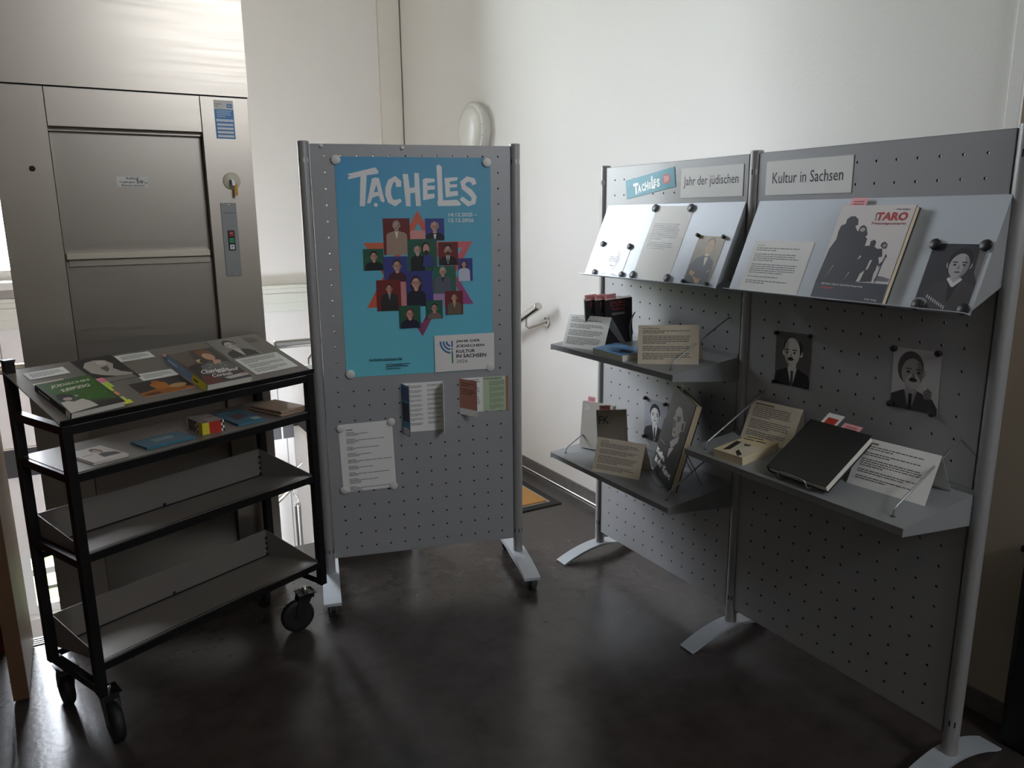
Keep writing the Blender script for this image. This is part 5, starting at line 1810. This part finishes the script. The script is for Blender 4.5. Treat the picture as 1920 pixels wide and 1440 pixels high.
def art_leipzig(p):
    p.H = homography(JQ)
    p.poly([(0, 0), (1, 0), (1, 1), (0, 1)], ['#46614a', '#3f5a2c', '#35333a', '#4a5247'], True)
    p.poly(L1((420, 760), (1130, 600), (1500, 930), (1000, 960), (900, 900), (600, 900)), '#3f6a26')
    rr = random.Random(3)
    for k in range(46):
        u, v = rr.uniform(0.25, 0.97), rr.uniform(0.06, 0.70)
        p.ell(u, v, rr.uniform(0.01, 0.035), rr.uniform(0.008, 0.02), rr.choice(['#4f7d2c', '#35591f', '#5f8f38', '#2f4c20']), rr.random() * 3, seg=6)
        p.z -= p.STEP * 0.6
    p.text('JÜDISCHES', L1((525, 745), (1110, 630), (1130, 672), (545, 800)), '#e6dfd0', 0.02)
    p.text('LEIPZIG', L1((690, 800), (1100, 712), (1125, 752), (710, 845)), '#e6dfd0', 0.02)
    p.lines(0.25, 0.30, 0.72, 0.34, 1, '#d8d2c0', 5, last=1)
    p.poly(L1((1150, 1010), (1480, 940), (1600, 985), (1200, 1060)), '#3a3230')
    p.poly(L1((670, 1015), (700, 980), (860, 990), (980, 945), (1100, 980), (1215, 1045), (802, 1165)), '#cfc5ba')
    p.poly(L1((600, 890), (690, 870), (840, 890), (850, 950), (700, 1000), (620, 960)), '#262321')
    p.ell(*p.uv(L1((770, 950))[0]), 0.08, 0.05, '#b9aaa0')
    p.poly(L1((870, 895), (920, 890), (930, 908), (880, 915)), '#a9b8b4')


JL, _ = book('illustrated_book', 'green illustrated book with sticky page tabs at the left of the cart top', fr, 0.018, mat('dark green cover', '#2c3328', 0.3), PAGESW, art_leipzig, hard=False,
             spine_art=lambda p: (p.rect(0, 0, 1, 1, '#1d1b1a'), p.lines(0.3, 0.1, 0.7, 0.85, 1, '#c9c4b8', 4, last=1), p.rect(0, 0.86, 1, 0.98, '#d8d5ce')),
             slips=((0.02, 0.085, 0.022, PAPERB, True),))
for v, c, w_ in ((0.10, '#e88aa4', 0.030), (0.26, '#b9d65a', 0.030), (0.44, '#d8e04a', 0.018), (0.60, '#eaa06a', 0.018), (0.78, '#d3e068', 0.018), (0.90, '#e4e848', 0.024)):
    a = fr.p(1, v, -0.008) - fr.ex * 0.003
    obj('page_tab', MB().obox(a, fr.ex * (w_ + 0.003), fr.ey * (0.034 if v < 0.3 else 0.022), TN * 0.0004), mat('tab ' + c, c, 0.6), JL)
BQ_ = L2((540, 212), (918, 155), (1330, 405), (905, 492))
fr = flat_frame(BQ_, T0, TN, 0.026)


def art_corinth(p):
    p.H = homography(BQ_)
    p.poly([(0, 0), (1, 0), (1, 1), (0, 1)], ['#5a4f48', '#4a443f', '#3c3634', '#4d3330'], True)
    p.poly(L2((540, 212), (720, 185), (790, 280), (720, 320)), '#6e6258')
    p.poly(L2((720, 320), (840, 280), (960, 400), (900, 470)), '#2b2523')
    p.poly(L2((830, 385), (1000, 420), (1060, 455), (905, 492)), '#6a2d27')
    p.poly(L2((840, 300), (960, 270), (1080, 265), (1190, 320), (1180, 345), (900, 385), (850, 340)), '#6d6b6c')
    rr = random.Random(9)
    for k in range(40):
        u, v = rr.uniform(0.30, 0.80), rr.uniform(0.40, 0.72)
        p.ell(u, v, 0.02, 0.012, rr.choice(['#b9b6b2', '#3c3a3c', '#8d8a88']), rr.random() * 3, seg=6)
        p.z -= p.STEP * 0.6
    p.ell(*p.uv(L2((860, 205))[0]), 0.17, 0.13, '#7a5436')
    p.ell(*p.uv(L2((900, 230))[0]), 0.12, 0.11, '#d0a385')
    p.poly(L2((930, 250), (1010, 255), (1015, 280), (960, 295)), '#cfa286')
    p.poly(L2((785, 260), (830, 250), (820, 290)), '#d8b48a')
    p.poly(L2((1060, 415), (1250, 365), (1300, 385), (1120, 430)), '#c9c4be')
    p.ell(*p.uv(L2((1240, 378))[0]), 0.06, 0.03, '#c9907c')
    for s, q in (('Charlotte', ((830, 350), (1080, 315), (1095, 345), (845, 385))), ('Berend', ((985, 345), (1165, 318), (1178, 345), (998, 375))), ('Corinth', ((935, 385), (1120, 360), (1138, 390), (950, 415)))):
        p.text(s, L2(*q), '#efece8', 0.02)


book('biography_book', 'thick art biography with a painted woman cover and blue spine on the cart top', fr, 0.026, mat('pale blue cover', '#8ba3c4', 0.3), PAGESW, art_corinth, hard=False,
     spine_art=lambda p: (p.rect(0, 0, 1, 1, '#8ba3c4'), p.lines(0.35, 0.05, 0.65, 0.62, 1, '#e8e8e8', 4, last=1), p.rect(0, 0.64, 1, 0.98, '#e0d23a'), p.lines(0.3, 0.68, 0.7, 0.94, 1, '#4a4a30', 4, last=1)),
     slips=((0.0, 0.07, 0.024, PINK, True),))

# ------------------------------------------------------------------ on the flat cart shelf
F0 = G(0, 0, ZS2) + UP * 0.0004
M3 = crop(120, 740, 7.385)
M4 = crop(330, 730, 7.385)


def brochure(name, label, cat, px, t, m, n, art=None, jitter=0.0):
    """flat stack of n equal booklets, px = top face TL, TR, BR, BL"""
    fr = flat_frame(px, F0, UP, t)
    root = thing(name, label, cat, fr.p(0.5, 0.5, -t))
    rr = random.Random(len(label))
    for k in range(n):
        dx, dy = (rr.uniform(-jitter, jitter), rr.uniform(-jitter, jitter)) if k < n - 1 else (0, 0)
        lo = fr.p(0, 0, -t + k * t / n) + fr.ex * dx + fr.ey * dy
        o = obj('booklet', MB().obox(lo, fr.ex * fr.w, fr.ey * fr.h, UP * (t / n * 0.92)), m, root)
    if art:
        p = Print(fr.lifted(-t / n * 0.08))
        art(p)
        p.build(o)


def art_white(p):
    p.rect(0, 0, 1, 1, '#cbbfb6')
    p.lines(0.12, 0.44, 0.42, 0.52, 1, '#8a807a', 6, last=1.2, fill=0.7)
    p.ell(0.62, 0.30, 0.13, 0.20, '#4a3a34')
    p.ell(0.60, 0.36, 0.09, 0.14, '#b58f7c')
    p.poly([(0.45, 0.82), (0.48, 0.55), (0.65, 0.50), (0.92, 0.62), (0.95, 0.84)], '#3a3230', True)


brochure('brochure_stack', 'small pale brochures with a printed figure at the left of the cart shelf', 'brochures', M3((105, 800), (545, 692), (850, 825), (330, 965)), 0.008, mat('pale card', '#cfc8bf', 0.6), 2, art_white, 0.002)
brochure('brochure_stack', 'stack of teal brochures with white lettering on the cart shelf', 'brochures', M3((915, 650), (1600, 498), (1785, 575), (1145, 738)), 0.008, mat('teal card', '#3b7f95', 0.5), 3,
         lambda p: (p.rect(0, 0, 1, 1, '#2f7089'), p.lines(0.3, 0.30, 0.74, 0.66, 3, '#bcd6dc', 8, last=0.9)), 0.003)
fr = flat_frame(M4((105, 400), (410, 335), (690, 412), (390, 466)), F0, UP, 0.038)
gb = thing('patterned_box', 'small box with yellow, red and chequered sides on the cart shelf', 'box', fr.p(0.5, 0.5, -0.038))
bx_ = obj('body', MB().obox(fr.p(0, 0, -0.038), fr.ex * fr.w, fr.ey * fr.h, UP * 0.038, 0.0008), mat('box card', '#7c6f6e', 0.5), gb)
p = Print(fr)
p.rect(0, 0, 1, 1, '#5b4c4a')
p.rect(0.35, 0.55, 1, 1, '#8a7d72')
p.build(bx_)
sf = Frame(fr.p(0, 1, 0), fr.ex, -UP, fr.w, 0.038)
p = Print(sf)
p.rect(0, 0, 0.32, 1, '#d9c93a')
p.rect(0.32, 0, 0.86, 1, '#b5352c')
for k in range(4):
    for j in range(2):
        p.rect(0.86 + j * 0.07, k * 0.25, 0.93 + j * 0.07, k * 0.25 + 0.25, '#e8e6e0' if (k + j) % 2 else '#1a1a22')
        p.z -= p.STEP
p.build(bx_)
sf = Frame(fr.p(0, 0, 0), fr.ey, -UP, fr.h, 0.038)
p = Print(sf)
p.rect(0, 0, 1, 1, '#8a7670')
p.rect(0, 0, 0.12, 1, '#d8d0c4')
for k in range(3):
    p.poly([(0.14 + k * 0.08, 0.1), (0.20 + k * 0.08, 0.1), (0.17 + k * 0.08, 0.45)], '#4a2c4c', True)
    p.poly([(0.14 + k * 0.08, 0.55), (0.20 + k * 0.08, 0.55), (0.17 + k * 0.08, 0.9)], '#4a2c4c', True)
for k in range(4):
    p.rect(0.58, k * 0.25, 0.66, k * 0.25 + 0.25, '#e8e6e0' if k % 2 else '#1a1a22')
    p.rect(0.66, k * 0.25, 0.74, k * 0.25 + 0.25, '#1a1a22' if k % 2 else '#e8e6e0')
p.rect(0.74, 0, 1, 1, '#d9c93a')
p.build(bx_)
brochure('brochure_stack', 'flat teal brochures with dark print right of the patterned box', 'brochures', M4((470, 335), (830, 285), (1262, 390), (880, 492)), 0.007, mat('teal card', '#3b7f95', 0.5), 2,
         lambda p: (p.rect(0, 0, 1, 1, '#3a7c93'), p.lines(0.12, 0.1, 0.6, 0.22, 1, '#a9ccd4', 3, last=1), p.poly([(0.2, 0.75), (0.3, 0.35), (0.75, 0.3), (0.8, 0.6)], '#5a3f52', True), p.rect(0.68, 0.72, 0.98, 0.92, '#b9c9c4')), 0.002)
brochure('envelope_stack', 'fanned stack of brown paper folders at the right end of the cart shelf', 'folders', M4((1075, 215), (1425, 118), (1735, 240), (1400, 310)), 0.020, mat('kraft paper', '#b09680', 0.7), 5, None, 0.008)
